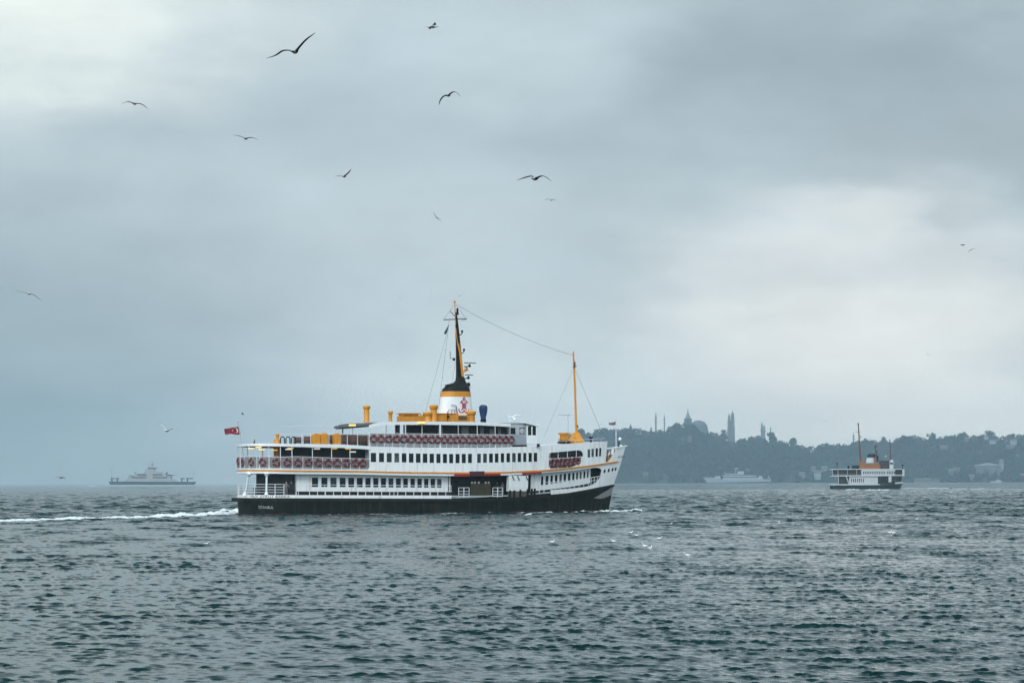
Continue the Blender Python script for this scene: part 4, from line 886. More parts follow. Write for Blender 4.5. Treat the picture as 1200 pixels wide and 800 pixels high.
for i, px in enumerate(row):
    s, z = H.loc(px, 513.7 + 1.3 * min(1, i / 10), .02)
    hang(s, z, .06, f'red and white lifebuoy on the top-deck rail, {ORD[i]} counting from the stern end', 'lifebuoys along the top-deck rail')
for i, px in enumerate([647, 652, 657, 662, 667, 672, 676.5]):
    s, z = H.loc(px, 541.9 - i * .33, -.1)
    hang(s, z, -.02, f'deep red lifebuoy in the rounded forward opening, {ORD[i]} from its aft end', 'lifebuoys in the forward side opening')

# ================================================================== foam
FOAM = mat('white_foam', (.62, .67, .68), .8, var=.08, scale=4)
def vnoise(x, y, sc, seed):
    r_ = np.random.default_rng(seed); n = r_.random((64, 64)); u, v = x / sc, y / sc; i, j = np.floor(u).astype(int), np.floor(v).astype(int); a, b_ = u - i, v - j
    a = a * a * (3 - 2 * a); b_ = b_ * b_ * (3 - 2 * b_); g = lambda p, q: n[p % 64, q % 64]
    return (g(i, j) * (1 - a) + g(i + 1, j) * a) * (1 - b_) + (g(i, j + 1) * (1 - a) + g(i + 1, j + 1) * a) * b_
def fbm(x, y, sc, seed=1, o=4):
    return sum(vnoise(x, y, sc / 2 ** k, seed + k) * .5 ** k for k in range(o)) / sum(.5 ** k for k in range(o))
def foam(name, path, width, height, thr, step=.11, seed=3, label=None):
    """strip of broken foam along path [(x, y)], lying on the waves; width/height/thr are functions of 0..1 along it"""
    path = np.array(path, float); seg = np.hypot(*np.diff(path, axis=0).T); L_ = np.concatenate([[0], np.cumsum(seg)]); n = int(L_[-1] / step); t = np.linspace(0, L_[-1], n)
    px_, py_ = np.interp(t, L_, path[:, 0]), np.interp(t, L_, path[:, 1]); tx, ty = np.gradient(px_), np.gradient(py_); l = np.hypot(tx, ty); nx, ny = -ty / l, tx / l
    u = t / L_[-1]; w = np.array([width(q) for q in u]); m = int(max(w) / step) + 2; v = np.linspace(-1, 1, m)
    X = px_[:, None] + nx[:, None] * v[None] * w[:, None] / 2; Y = py_[:, None] + ny[:, None] * v[None] * w[:, None] / 2
    f = fbm(X, Y, 1.6, seed) * .6 + fbm(X, Y, .5, seed + 9, 3) * .4
    e = 1 - np.abs(v)[None] ** 2.5; q = f * (.55 + .45 * e) - np.array([thr(z) for z in u])[:, None]
    Z = wave(X, Y) + .03 + np.clip(q, 0, 1) * 2.6 * np.array([height(z) for z in u])[:, None]
    keep = q > 0; i = np.arange(n - 1)[:, None] * m + np.arange(m - 1)[None]; k = (keep[:-1, :-1] & keep[1:, 1:])
    Q = np.stack([i, i + 1, i + m + 1, i + m], -1)[k]
    V = np.stack([X, Y, Z], -1).reshape(-1, 3); idx = np.unique(Q); mp = -np.ones(len(V), int); mp[idx] = np.arange(len(idx))
    o = npmesh(name, V[idx], mp[Q], FOAM); return tag(o, label, 'foam', kind='stuff')
def hw(s, z, off, side=-1): p = H.w(H.P(s, z, side, off)); return (p.x, p.y)
aft = H.w((-.5, 0, 0)); d_ = Vector((-math.cos(TH), -math.sin(TH), 0))
pw = lambda px, py: tuple(onwater(px, py)[:2])
foam('wake_foam', [pw(292, 601.5), pw(262, 602.8), pw(235, 604), pw(190, 605.8), pw(140, 607.3), pw(80, 608.6), pw(20, 610.4), pw(-60, 612.5), pw(-160, 615)], lambda u: 2.8 + 1.6 * u + .8 * math.sin(u * 23), lambda u: .42 * (1 - u) ** 1.3 + .13, lambda u: .31 + .08 * u ** .5 + .05 * math.sin(u * 31), label='long white wake trailing from the stern of the large ferry to the left')
foam('wake_foam', [pw(330, 602.0), pw(310, 601.4), pw(290, 601.2), pw(272, 600.6), pw(262, 601)], lambda u: 1.8, lambda u: .5, lambda u: .26, seed=11, label='churned white water under the stern of the large ferry')
foam('hull_foam', [hw(s, 0, .35) for s in np.linspace(.1, .97, 40)], lambda u: .9, lambda u: .10 + .15 * (u > .8), lambda u: .50 - .07 * (u > .62) + .05 * math.sin(u * 40), seed=5, label='thin broken foam along the waterline of the large ferry')
foam('bow_wave', [hw(.93, 0, .5), hw(.965, 0, .6), hw(.995, 0, .7), tuple(H.w((55.5, -.3, 0))[:2]), tuple(H.w((57.8, -.9, 0))[:2])], lambda u: 2.0, lambda u: .15 + .5 * math.sin(math.pi * min(1, u * 1.0)), lambda u: .47, step=.06, seed=21, label='white bow wave at the stem of the large ferry')
# scattered small whitecaps far out
for k, (px, py, l, hh) in enumerate([(108, 569.5, 8, .2), (1085, 571.9, 60, .12), (1140, 572.6, 40, .10), (1000, 574.0, 9, .45), (1030, 574.2, 24, .25), (620, 603.5, 5, .2)]):
    foam('whitecap', [pw(px - l / 2, py), pw(px + l / 2, py + .05)], lambda u: 6.0 if py < 590 else 1.5, lambda u: hh * 1.6, lambda u: .36, step=.5 if py < 590 else .15, seed=40 + k, label=None)
for o in bpy.data.objects:
    if o.name.startswith('whitecap'): o['label'] = 'small line of breaking white water out on the strait'

# ================================================================== gulls
G_BODY = mat('gull_white', (.50, .50, .49), .8, scale=9); G_WING = mat('gull_silhouette_wing', (.030, .031, .030), .8, scale=9); G_TIP = mat('gull_black_tip', (.006, .006, .006), .8); G_BILL = mat('gull_bill', (.5, .25, .03), .6); G_PALE = mat('gull_pale_wing', (.55, .57, .57), .8, scale=9)  # wing colour darkened so the birds read as backlit silhouettes
def gull_mesh(lw, rw, chord=.17, pale=False):
    """body along +X (bill) / -X (tail), wings along +Y (left) and -Y (right); lw, rw = wing joints (out, up, forward) in metres from the shoulder"""
    bm = bmesh.new(); NR = 14; NS = 10
    prof = [(-.30, .006, .05, .0), (-.25, .016, .065, .0), (-.19, .028, .045, .0), (-.13, .05, .05, 0), (-.08, .06, .058, 0), (-.03, .064, .062, 0), (.02, .062, .062, 0), (.07, .056, .055, .002), (.12, .042, .042, .012), (.155, .036, .034, .02), (.19, .035, .034, .024), (.215, .026, .025, .022), (.235, .010, .009, .018), (.275, .003, .003, .008)]
    rings = []
    for (x, hz, wy, dz) in prof: rings.append([bm.verts.new((x, wy * math.cos(2 * math.pi * k / NS), dz + hz * math.sin(2 * math.pi * k / NS))) for k in range(NS)])
    faces = {}
    for i in range(NR - 1):
        for k in range(NS):
            f = bm.faces.new((rings[i][k], rings[i][(k + 1) % NS], rings[i + 1][(k + 1) % NS], rings[i + 1][k])); faces[(i, k)] = f; f.material_index = 3 if i >= 12 else 0
    bm.faces.new(rings[0][::-1]); bm.faces.new(rings[-1])
    r0, r1 = 3, 7
    for side, joints in ((1, lw), (-1, rw)):
        # root patch: rows r0..r1, the two quads either side of the widest line
        ks = (NS - 1, 0) if side == 1 else (NS // 2 - 1, NS // 2)
        loop = [rings[i][ks[0] if side == 1 else ks[1] + 1] for i in range(r0, r1 + 1)]
        top_k = 1 if side == 1 else NS // 2 - 1; bot_k = NS - 1 if side == 1 else NS // 2 + 1
        for i in range(r0, r1):
            for k in ((0, NS - 1) if side == 1 else (NS // 2 - 1, NS // 2)): bm.faces.remove(faces.pop((i, k)))
        mid = 0 if side == 1 else NS // 2
        bound = [rings[i][top_k] for i in range(r0, r1 + 1)] + [rings[r1][mid]] + [rings[i][bot_k] for i in range(r1, r0 - 1, -1)] + [rings[r0][mid]]
        prev = bound; n = len(bound); m_ = r1 - r0
        for v in [rings[i][mid] for i in range(r0 + 1, r1)]: bm.verts.remove(v)
        pts = [Vector((0, 0, 0))] + [Vector((f, side * o_, u)) for o_, u, f in joints]
        ns = 10; tot = [0]
        for a, c in zip(pts, pts[1:]): tot.append(tot[-1] + (c - a).length)
        for q in range(1, ns + 1):
            t = q / ns * tot[-1]; j = max(0, min(len(tot) - 2, int(np.searchsorted(tot, t)) - 1)); fr = (t - tot[j]) / (tot[j + 1] - tot[j])
            P0, P1 = pts[j], pts[j + 1]; pm = pts[j - 1] if j else P0 * 2 - P1; pn = pts[j + 2] if j + 2 < len(pts) else P1 * 2 - P0
            t2, t3 = fr * fr, fr ** 3; p = .5 * ((2 * P0) + (-pm + P1) * fr + (2 * pm - 5 * P0 + 4 * P1 - pn) * t2 + (-pm + 3 * P0 - 3 * P1 + pn) * t3)
            u = q / ns; c = chord * (1 - .15 * u) * max(.03, (1 - u ** 4)); th = .022 * (1 - .8 * u)
            base = Vector((-.02, side * .045, .012)); new = []
            for i in range(r0, r1 + 1): x = -c * .62 + c * (i - r0) / m_; new.append(bm.verts.new(base + p + Vector((x, 0, th * (.3 + .7 * math.sin(math.pi * (i - r0 + .6) / (m_ + 1)))))))
            new.append(bm.verts.new(base + p + Vector((c * .42, 0, 0))))
            for i in range(r1, r0 - 1, -1): x = -c * .62 + c * (i - r0) / m_; new.append(bm.verts.new(base + p + Vector((x, 0, -th * .35))))
            new.append(bm.verts.new(base + p + Vector((-c * .68, 0, 0))))
            for k in range(n): f = bm.faces.new((prev[k], prev[(k + 1) % n], new[(k + 1) % n], new[k])); f.material_index = 2 if u > .82 else 1
            prev = new
        f = bm.faces.new(prev); f.material_index = 2
    bmesh.ops.recalc_face_normals(bm, faces=bm.faces[:]); me = bpy.data.meshes.new('seagull'); bm.to_mesh(me); bm.free()
    for m in (G_BODY, G_PALE if pale else G_WING, G_TIP, G_BILL): me.materials.append(m)
    me.polygons.foreach_set('use_smooth', [True] * len(me.polygons)); return me
def gull(px, py, span_px, lt, rt, label, yaw=0, roll=0, pitch=0, span=1.3, pale=False, group='seagulls in flight', wings=None):
    """lt, rt: wing joints in photograph pixels relative to the body (left and right in the picture); the bird is placed where its wingspan matches"""
    Y = span / span_px * F; k = Y / F
    # a bird seen from behind: its left wing is on the left of the picture
    cy = max(.35, math.cos(R(yaw))) if abs(yaw) < 70 else 1
    L_ = [(-x * k / cy, -y * k, f) for x, y, f in lt]; R_ = [(x * k / cy, -y * k, f) for x, y, f in rt]
    me = gull_mesh(L_, R_, chord=.17 if span_px > 16 else .30, pale=pale); o = bpy.data.objects.new('seagull', me); COL.objects.link(o)
    o.location = at(px, py, Y); o.rotation_euler = (R(roll), R(pitch), R(90 + yaw)); return tag(o, label, 'seagull', group)
gull(345.8, 60.5, 60, [(-12, -1, .05), (-21, 4.5, .0), (-31, 8, -.10)], [(5, -6.5, .05), (12.5, -13, 0), (24.5, -20, -.1)], 'largest seagull, gliding with one wing raised, near the top left of the sky', yaw=-12, pitch=-4)
gull(507.5, 31.8, 26, [(-1.5, -3, .1), (-1, -5.5, .1)], [(1.2, 2, -.1), (1, 3.6, -.1)], 'small seagull in side view flapping at the very top, middle of the sky', yaw=-92, span=1.0)
gull(525.2, 112, 34, [(-5, 1.5, .04), (-8, 6, .0), (-9, 12, -.08)], [(4, -3.2, .04), (9, -2.6, 0), (14.5, 3, -.08)], 'seagull with both wings arched down, high in the sky above the funnel mast', yaw=-20)
gull(158, 121.8, 31, [(-6, -2, .04), (-9, -1.2, 0), (-15, 1.6, -.06)], [(5, 0, .04), (9, 2, 0), (14, 6.5, -.06)], 'seagull gliding alone in the upper left of the sky', yaw=15)
gull(288, 162.5, 31, [(-5, -2.2, .04), (-8.5, -3.2, 0), (-14, -3.6, -.06)], [(5, -.8, .04), (9, 0, 0), (15, 2.6, -.06)], 'seagull flying head-on with flat wings, below and left of the largest seagull', yaw=0)
gull(403.3, 206.8, 25, [(-4, -.6, .06), (-10, -.6, 0)], [(4, -3.6, .06), (8.2, -8, 0)], 'seagull with one wing flat and the other pointing up, left of centre in the sky', yaw=-30)
gull(512.3, 255.3, 18, [(-2.4, -4, .04), (-4.4, -7.6, 0)], [(2.4, 2.4, .04), (5.6, 5.2, 0)], 'small steeply banking seagull in mid sky, right of the one with a wing up', yaw=-15)
gull(627, 209.6, 42, [(-3, -3.2, .12), (-7, -3, .1), (-20, .8, .0)], [(5, -2.2, .05), (10, -1.8, 0), (20, 4.6, -.1)], 'large dark seagull with drooping wings, right of centre in the sky', yaw=-28, pitch=0)
gull(646, 234.6, 17, [(-3, -1.2, .05), (-8, -.2, 0)], [(3, -.6, .05), (8, 2.6, 0)], 'small pale-backed seagull just below the large dark seagull', yaw=-10)
gull(34.2, 344, 29, [(-6, -1.6, .04), (-14, -2.6, 0)], [(5, 1.8, .04), (8, 4.6, 0), (12, 8.4, -.05)], 'pale-winged seagull at the far left edge of the sky', yaw=20, pale=True)
gull(469, 350.7, 9, [(-1.4, -1, .04), (-3, -2.8, 0)], [(1.4, .9, .04), (2.8, 3, 0)], 'tiny banking seagull left of the top of the funnel mast', yaw=0)
gull(538.6, 346.8, 6.4, [(-.8, .3, 0), (-1.8, .8, 0)], [(.9, -.6, 0), (2, -1.2, 0)], 'tiny seagull right above the top of the funnel mast', yaw=-20)
gull(1128.6, 287, 12, [(-1.2, .2, .1), (-2.2, .7, .1)], [(1.2, .3, -.1), (2.4, .7, -.1)], 'dark speck of a seagull at the right, beside the arched one', yaw=-80, span=.9)
gull(1138, 292.8, 12, [(-1.6, .9, .04), (-3.6, 3.4, 0)], [(1.8, -1.2, .04), (5.2, -.3, 0)], 'small seagull with arched wings at the right of the sky', yaw=-15)
gull(1087.6, 415.6, 8, [(-1, -.8, .04), (-2.2, -2.6, 0)], [(1, .8, .04), (2.2, 2.4, 0)], 'tiny tilted seagull above the smaller ferry in the bright cloud', yaw=0)
gull(1101.6, 416.8, 4.5, [(-.6, .5, 0), (-1.4, 1.2, 0)], [(.6, -.5, 0), (1.2, -1, 0)], 'faint seagull speck just right of the tiny tilted one', yaw=0)
gull(195.6, 504.6, 28, [(-2.6, -3.6, .05), (-5, -7, 0), (-7.8, -10, -.05)], [(4, -1.8, .05), (8, -2.6, 0), (15, -2, -.05)], 'seagull with raised wings flying above the distant car ferry', yaw=-15, pale=True)
gull(71.3, 559.8, 14, [(-2.4, -.9, .05), (-6, -.9, 0)], [(2, -.8, .05), (5.8, 1.2, 0)], 'seagull skimming low over the sea at the left horizon', yaw=-40)
gull(284.6, 485.3, 7, [(-.7, -1.1, .05), (-.4, -2.2, 0)], [(.8, -.2, 0), (1.5, .6, 0)], 'seagull hovering just above the stern flag of the large ferry', yaw=-60, span=1.0)
gull(967.2, 493.2, 7, [(-1.2, .4, 0), (-2.6, .2, 0)], [(1.2, -.4, 0), (2.6, -.8, 0)], 'tiny seagull left of the tall mast of the smaller ferry, the left one of two', yaw=0)
gull(989.2, 498, 6, [(-.9, .7, 0), (-1.6, 1.2, 0)], [(.8, -.5, 0), (1.4, -1, 0)], 'tiny seagull left of the tall mast of the smaller ferry, the right one of two', yaw=0)
gull(936, 564.2, 9, [(-1.6, .4, .05), (-3.8, 1, 0)], [(1.6, -.6, .05), (4, -.4, 0)], 'pale seagull low over the water between the shore boat and the smaller ferry', yaw=-70, pale=True)
gull(1078.6, 559.2, 5, [(-.8, .2, 0), (-1.6, 0, 0)], [(.8, .2, 0), (1.6, .3, 0)], 'dark seagull speck low over the water right of the smaller ferry', yaw=-60)
for px, py, txt in ((70.4, 518.6, 'dark seagull speck over the left sea, above the low skimming seagull'), (16.2, 532.5, 'faint seagull speck nearest the left edge above the horizon'), (35.2, 529.8, 'faint seagull speck second nearest the left edge above the horizon'), (62.6, 547.2, 'faint seagull speck low at the left, over the skimming seagull'), (156.4, 540.8, 'dark seagull speck just left above the distant car ferry'), (239, 513.2, 'dark seagull speck between the distant car ferry and the stern flag'), (219, 517.6, 'very faint seagull speck right of the raised-wing seagull'), (715.6, 430.8, 'lone seagull speck right of the fore mast')):
    gull(px, py, 4.2, [(-.6, .1, 0), (-1.2, -.5, 0)], [(.6, .1, 0), (1.2, -.4, 0)], txt, yaw=-50)
# birds at rest: body plus folded wings in one skin
def rest_mesh(dark=False):
    b = MB(); pr = [(-.24, .012, .01, .05), (-.19, .028, .03, .045), (-.12, .06, .055, .03), (-.03, .082, .075, .02), (.06, .074, .07, .025), (.11, .052, .05, .05), (.135, .040, .038, .09), (.15, .034, .034, .13), (.168, .036, .036, .17), (.19, .032, .034, .195), (.215, .016, .016, .19), (.26, .004, .004, .175)]
    loops = [[(x, wy * math.cos(t), dz + hz * math.sin(t)) for t in [2 * math.pi * k / 10 for k in range(10)]] for x, wy, hz, dz in pr]
    b.loft(loops); me_o = b
    return b
GR_W = mat('resting_gull_white', (.78, .78, .77), .8, scale=9)
for i, (px, py, yaw, txt) in enumerate([(647, 634.4, 20, 'white seagull floating alone below the bow of the large ferry, leftmost of the flock'), (719, 634.6, 160, 'white seagull floating second from the left in the flock off the bow'), (739.5, 624.4, 30, 'white seagull floating in the upper pair of the flock, left bird'), (745.5, 626.8, 200, 'white seagull floating in the upper pair of the flock, right bird'), (772.8, 630.3, 10, 'white seagull floating alone, right of the upper pair of the flock'), (755.5, 638.6, 150, 'white seagull floating in the lower pair of the flock, left bird'), (761.5, 641.8, 40, 'white seagull floating in the lower pair of the flock, right bird'), (805.2, 649.6, 190, 'white seagull floating lowest and rightmost of the flock off the bow'), (786.6, 614, 60, 'white seagull speck floating farthest out, above the flock'), (1042.8, 624.2, 20, 'white seagull floating in the pair below the smaller ferry, left bird'), (1047, 623.9, 150, 'white seagull floating in the pair below the smaller ferry, right bird'), (969.4, 587, 0, 'white seagull speck floating in front of the stern of the smaller ferry'), (1074.6, 607.6, 30, 'white seagull speck floating right of the pair below the smaller ferry'), (241.5, 637, 20, 'greyish seagull floating on the sea below the wake'), (913, 611.5, 90, 'white seagull speck floating between the flock and the smaller ferry')]):
    p = onwater(px, py, .05); b = rest_mesh(); o = b.build('seagull', GR_W, smooth=80); o.location = (p.x, p.y, wz(p.x, p.y) + .02); o.rotation_euler = (0, 0, R(yaw)); sc = .85 if py > 600 else 1.3; o.scale = (sc,) * 3; tag(o, txt, 'seagull', 'seagulls floating on the sea')
# one perched on the stern roof
p = H.w(H.P(*H.loc(298, 519.3, -.5), -1, -.5)); b = rest_mesh(); b.tube([(.02, -.03, -.06), (.02, -.03, 0)], .008, 4); b.tube([(.02, .03, -.06), (.02, .03, 0)], .008, 4); o = b.build('seagull', G_WING, smooth=80); o.location = (p.x, p.y, p.z + .1); o.rotation_euler = (0, R(-25), R(80)); o.scale = (1.5,) * 3; tag(o, 'dark seagull perched on the white stern roof of the large ferry', 'seagull')

# ================================================================== people on the large ferry
SKIN = mat('skin', (.45, .26, .18), .6); NAVY = mat('navy_coat', (.02, .025, .04), .8); GREYC = mat('grey_coat', (.20, .20, .21), .8); HAIR = mat('dark_hair', (.02, .014, .01), .7)
def person(loc, rz, coat, label, lean=0.0, arm=0.0):
    """one skin: legs, trunk, arms and head from a jointed skeleton"""
    J = [(0, 0, .95), (0, 0, 1.18), (lean * .1, 0, 1.40), (lean * .14, 0, 1.50), (lean * .17, 0, 1.62), (lean * .18, 0, 1.74),
         (.0, .10, .92), (.03, .11, .50), (0, .12, .07), (.16, .13, .03), (0, -.10, .92), (.03, -.11, .50), (0, -.12, .07), (.16, -.13, .03),
         (lean * .1, .19, 1.40), (.02 + arm * .12, .25, 1.14), (.12 + arm * .25, .22, .92 + arm * .2), (.17 + arm * .30, .21, .86 + arm * .24), (lean * .1, -.19, 1.40), (.02 + arm * .12, -.25, 1.14), (.12 + arm * .25, -.22, .92 + arm * .2), (.17 + arm * .30, -.21, .86 + arm * .24)]
    E = [(0, 1), (1, 2), (2, 3), (3, 4), (4, 5), (0, 6), (6, 7), (7, 8), (8, 9), (0, 10), (10, 11), (11, 12), (12, 13), (2, 14), (14, 15), (15, 16), (16, 17), (2, 18), (18, 19), (19, 20), (20, 21)]
    Rd = [.15, .14, .155, .055, .095, .08, .095, .065, .045, .035, .095, .065, .045, .035, .07, .05, .04, .035, .07, .05, .04, .035]
    me = bpy.data.meshes.new('person'); me.from_pydata(J, E, []); o = bpy.data.objects.new('person', me); COL.objects.link(o)
    for m in (coat, SKIN): me.materials.append(m)
    sk = o.modifiers.new('skin', 'SKIN'); sk.use_smooth_shade = True
    for v, r_ in zip(me.skin_vertices[0].data, Rd): v.radius = (r_, r_ * (.8 if r_ > .13 else 1))
    me.skin_vertices[0].data[0].use_root = True
    ss_ = o.modifiers.new('subsurf', 'SUBSURF'); ss_.levels = 1; ss_.render_levels = 1
    bpy.context.view_layer.update(); ev = bpy.data.meshes.new_from_object(o.evaluated_get(bpy.context.evaluated_depsgraph_get())); o.modifiers.clear(); o.data = ev
    for p_ in ev.polygons:
        c = p_.center; p_.material_index = 1 if (c.z > 1.52 and c.x > lean * .17 - .02) or (abs(c.y) > .15 and c.z < .92 + arm * .22 and c.x > .12) else 0
        p_.use_smooth = True
    while len(ev.materials) < 2: ev.materials.append(SKIN)
    b = MB(); b.ball((lean * .17 - .015, 0, 1.71), .105, 10, sz=1.0); h = b.build('hair', HAIR, o)
    o.location = loc; o.rotation_euler = (0, 0, rz); return tag(o, label, 'person', 'people aboard the large ferry')
def on_deck(px, off, zf, py=575):
    s = H.loc(px, py, off)[0]; p = H.P(s, zf(s), -1, off); return H.w(p)
person(on_deck(335.5, -.6, md), TH - 1.2, GREYC, 'person in a grey coat standing at the end of the stern deck rail', arm=.6)
person(on_deck(341.5, -.8, md), TH - 1.9, NAVY, 'person in a dark coat standing in front of the white lower saloon wall')
person(on_deck(583, -1.2, md), TH - 1.4, NAVY, 'person in a dark coat standing behind the forward gangway gate')
person(on_deck(589, -1.6, md), TH - 2.0, GREYC, 'person in a grey coat standing beside the white side locker', lean=.6)

# ================================================================== the smaller ferry, beyond on the right
Y2 = 1560.0
H2 = Hull(((972.6 - 600) / F * Y2, Y2), R(5), 41.0, 4.6, stem=((-1, 38.6), (0, 39.0), (2.3, 40.3), (7, 41.6)), stern=((-1, .3), (9, 0)), round_=.08, pw=(2.0, 2.6))
ferry2 = empty('small_ferry', H2.O, H2.th, 'smaller white ferry with orange deckhouse and two tall masts, in front of the wooded shore', 'ferry')
MAST2 = mat('dark_red_mast', (.13, .035, .012), .6); OR2 = mat('burnt_orange_paint', (.26, .085, .014), .6); WH2 = mat('dull_white_paint', (.50, .52, .53), .6); HULL2 = mat('dark_green_hull', (.008, .016, .012), .6, spec=.1)
Z2 = lambda py: H2.loc(1000, py)[1]; S2 = lambda px, py=560: H2.loc(px, py)[0]
def c2(px, py, y=0.0): x, z = H2.loc(px, py, y=y); return Vector((x, y, z))
def flat(py): z = Z2(py); return lambda s: z
sheer = lambda s: .9 * max(0, (s - .6) / .4) ** 2
hz = Z2(568.2)
b = MB(); slab(H2, b, srange(0, 1, 30), fc(-1), lambda s: hz + sheer(s), 0, -.1, 3); b.build('hull', HULL2, ferry2)
b = MB(); slab(H2, b, srange(0, S2(1031), 20), lambda s: hz + sheer(s), lambda s: hz + .6 + sheer(s), .05, -.1, 1); slab(H2, b, srange(S2(1049, 560), 1, 10), lambda s: hz + sheer(s) + .1, lambda s: hz + sheer(s) + 1.0, .05, -.1, 1); b.build('deck_edge', WH2, ferry2)
zu = Z2(557.6); zr2 = Z2(549.6); b = MB(); slab(H2, b, srange(0, .97, 24), lambda s: zu - .1 + sheer(s) * .3, lambda s: zu + .42 + sheer(s) * .3, .06, -.1, 1); slab(H2, b, srange(0, .96, 24), fc(zr2 - .22), fc(zr2 + .22), .06, -.1, 1); b.build('deck_bands', WH2, ferry2)
b = MB(); deck(H2, b, srange(0, 1, 20), lambda s: hz + .1); deck(H2, b, srange(0, .98, 20), fc(zu + .1)); deck(H2, b, srange(0, .97, 20), fc(zr2 + .1)); b.build('decks', GREYW, ferry2)
W2 = [(1011.5 + i * 2.05, 1012.7 + i * 2.05) for i in range(13)] + [(1039.3 + i * 2.1, 1040.5 + i * 2.1) for i in range(5)]
w2 = [(S2(a), S2(c), Z2(555.3), Z2(551.9)) for a, c in W2]
b = MB(); winwall(H2, b, srange(S2(1009.5), S2(1049), 14), fc(zu + .4), fc(zr2 - .2), w2, 0, -.1); slab(H2, b, srange(S2(1009.5), S2(1049), 14), fc(zu + .4), fc(zr2 - .2), 0, -.1, 1, (1,)); slab(H2, b, srange(S2(1057), S2(1059.8), 5), fc(zu), fc(zr2), 0, -.1); side2 = b.build('upper_side_wall', WH2, ferry2)
for q in w2: window(H2, *q, 0, side2)
W3 = [(997.3 + i * 2.3, 998.5 + i * 2.3) for i in range(7)]
w3 = [(H2.loc(a, 562, -.6)[0], H2.loc(c, 562, -.6)[0], Z2(565), Z2(560.4)) for a, c in W3]
b = MB(); winwall(H2, b, srange(S2(995.5), S2(1029), 12), fc(hz + .5), fc(zu), w3, -.6, -.7); lw2 = b.build('lower_side_wall', WH2, ferry2)
for q in w3: window(H2, *q, -.6, lw2)
b = MB()
for s0_, s1_, z0_, z1_ in ((S2(979), S2(1009.5), zu + .4, zr2 - .2), (S2(1049), S2(1057), zu + .4, zr2 - .2)):
    slab(H2, b, srange(s0_, s1_, 8), fc(z0_), fc(z1_), -1.6, -1.7)
slab(H2, b, srange(S2(984), .97, 14), fc(hz + .1), fc(zu), -1.8, -1.9); b.build('dark_interior', mat('dark_brown_interior', (.034, .030, .026), .8), ferry2)
b = MB()
for a, c in ((.0, S2(1009.5)), (S2(1049), S2(1057))):
    slab(H2, b, srange(a, c, 10), fc(zu + .42), fc(zu + 1.2), -.05, -.1)
b.build('rail_screen', mat('brown_rail_screen', (.085, .072, .065), .8), ferry2)
for px in (976, 982, 993, 1004): s = S2(px, 553); b = MB(); b.tube([H2.P(s, zu, -1, -.05), H2.P(s, zr2, -1, -.05)], .09, 5); b.build('deck_post', RAIL, ferry2)
for (a, c) in ((982.3, 982.3), (991.5, 995)): b = MB(); b.tube([H2.P(S2(a), zu, -1, -.1), H2.P(S2(c), hz + .6, -1, -.1)], .28, 6); b.build('deck_pillar', WH2, ferry2)
b = MB(); s = S2(1043); b.box(H2.P(s, (hz + zu) / 2 + .9, -1, -.3), (1.6, .6, zu - hz - 1.4)); b.build('side_panel', WH2, ferry2)
for px, py, r_ in ((1034, 559.5, .9), (1036.5, 562, .8), (1038.5, 563.5, .8), (1032.5, 563, .8), (1047, 565.5, .7)): b = MB(); s = S2(px); z = Z2(py); b.lathe([(r_ * .3, -.3), (r_, -.2), (r_, .2), (r_ * .3, .3)], (0, 0, 0), 10); f = b.build('tyre_fender', CHAR, ferry2); f.location = H2.P(s, z, -1, .35); f.rotation_euler = (R(90), 0, 0)
# upper works
def boxpx(x0, x1, y0, y1, w, name, m_, y=0.0, parent=None):
    w *= .78; a, c = c2(x0, y1, y - w / 2), c2(x1, y0, y - w / 2); b = MB(); b.box(((a.x + c.x) / 2, y, (a.z + c.z) / 2), (abs(c.x - a.x), w, abs(c.z - a.z))); return b.build(name, m_, parent or ferry2, smooth=0)
boxpx(1007.5, 1031.5, 543.6, 549.4, 4, 'engine_casing', OR2); boxpx(1007.5, 1013.5, 540, 549.4, 1.6, 'mast_house', OR2, -1.2)
boxpx(1032, 1042, 539.5, 549, 5, 'brown_deckhouse', mat('brown_varnish', (.028, .016, .015), .6)); boxpx(999, 1006.5, 545, 549.3, 2.5, 'locker', CHAR, -1); boxpx(993.5, 995.5, 545.5, 549.3, 1.2, 'vent', CHAR, -1)
boxpx(1042.5, 1047, 540.6, 549.4, 6, 'wheelhouse', WH2); boxpx(1042.6, 1046.6, 541.9, 543.7, 6.1, 'wheelhouse_window', GLASS)
b = MB(); b.ball(c2(1045, 540.2), 1.0, 10, sz=.7); b.ball(c2(1038, 534.7, -1), .55, 8); b.build('radar_domes', WH2, ferry2)
def oval2(x0, x1, py, w): a, c = c2(x0, py), c2(x1, py); cx, rx = (a.x + c.x) / 2, (c.x - a.x) / 2; return [Vector((cx + rx * math.cos(t), w * math.sin(t), a.z)) for t in [2 * math.pi * k / 16 for k in range(16)]]
b = MB(); b.loft([oval2(1014.5, 1026.8, 542.3, 1.6), oval2(1015.5, 1025.5, 536, 1.5)]); fu2 = b.build('funnel', WH2, ferry2, smooth=50)
b = MB(); b.loft([oval2(1016, 1025.7, 536, 1.55), oval2(1016.4, 1026, 532.5, 1.5), oval2(1019, 1025.6, 531.5, 1.0)]); b.build('black_cap', CHAR, fu2, smooth=50)
boxpx(1026.6, 1029.4, 533, 541, 1.2, 'exhaust_pipes', CHAR); boxpx(1024.5, 1027, 536, 542.5, 1.4, 'funnel_stripe', OR2, -1.6)
def m2(name, x0, y0, x1, y1, r_, m_): b = MB(); b.tube([c2(x0, y0), c2(x1, y1)], r_ * .7, 7, r_ * .42); return b.build(name, m_, ferry2)
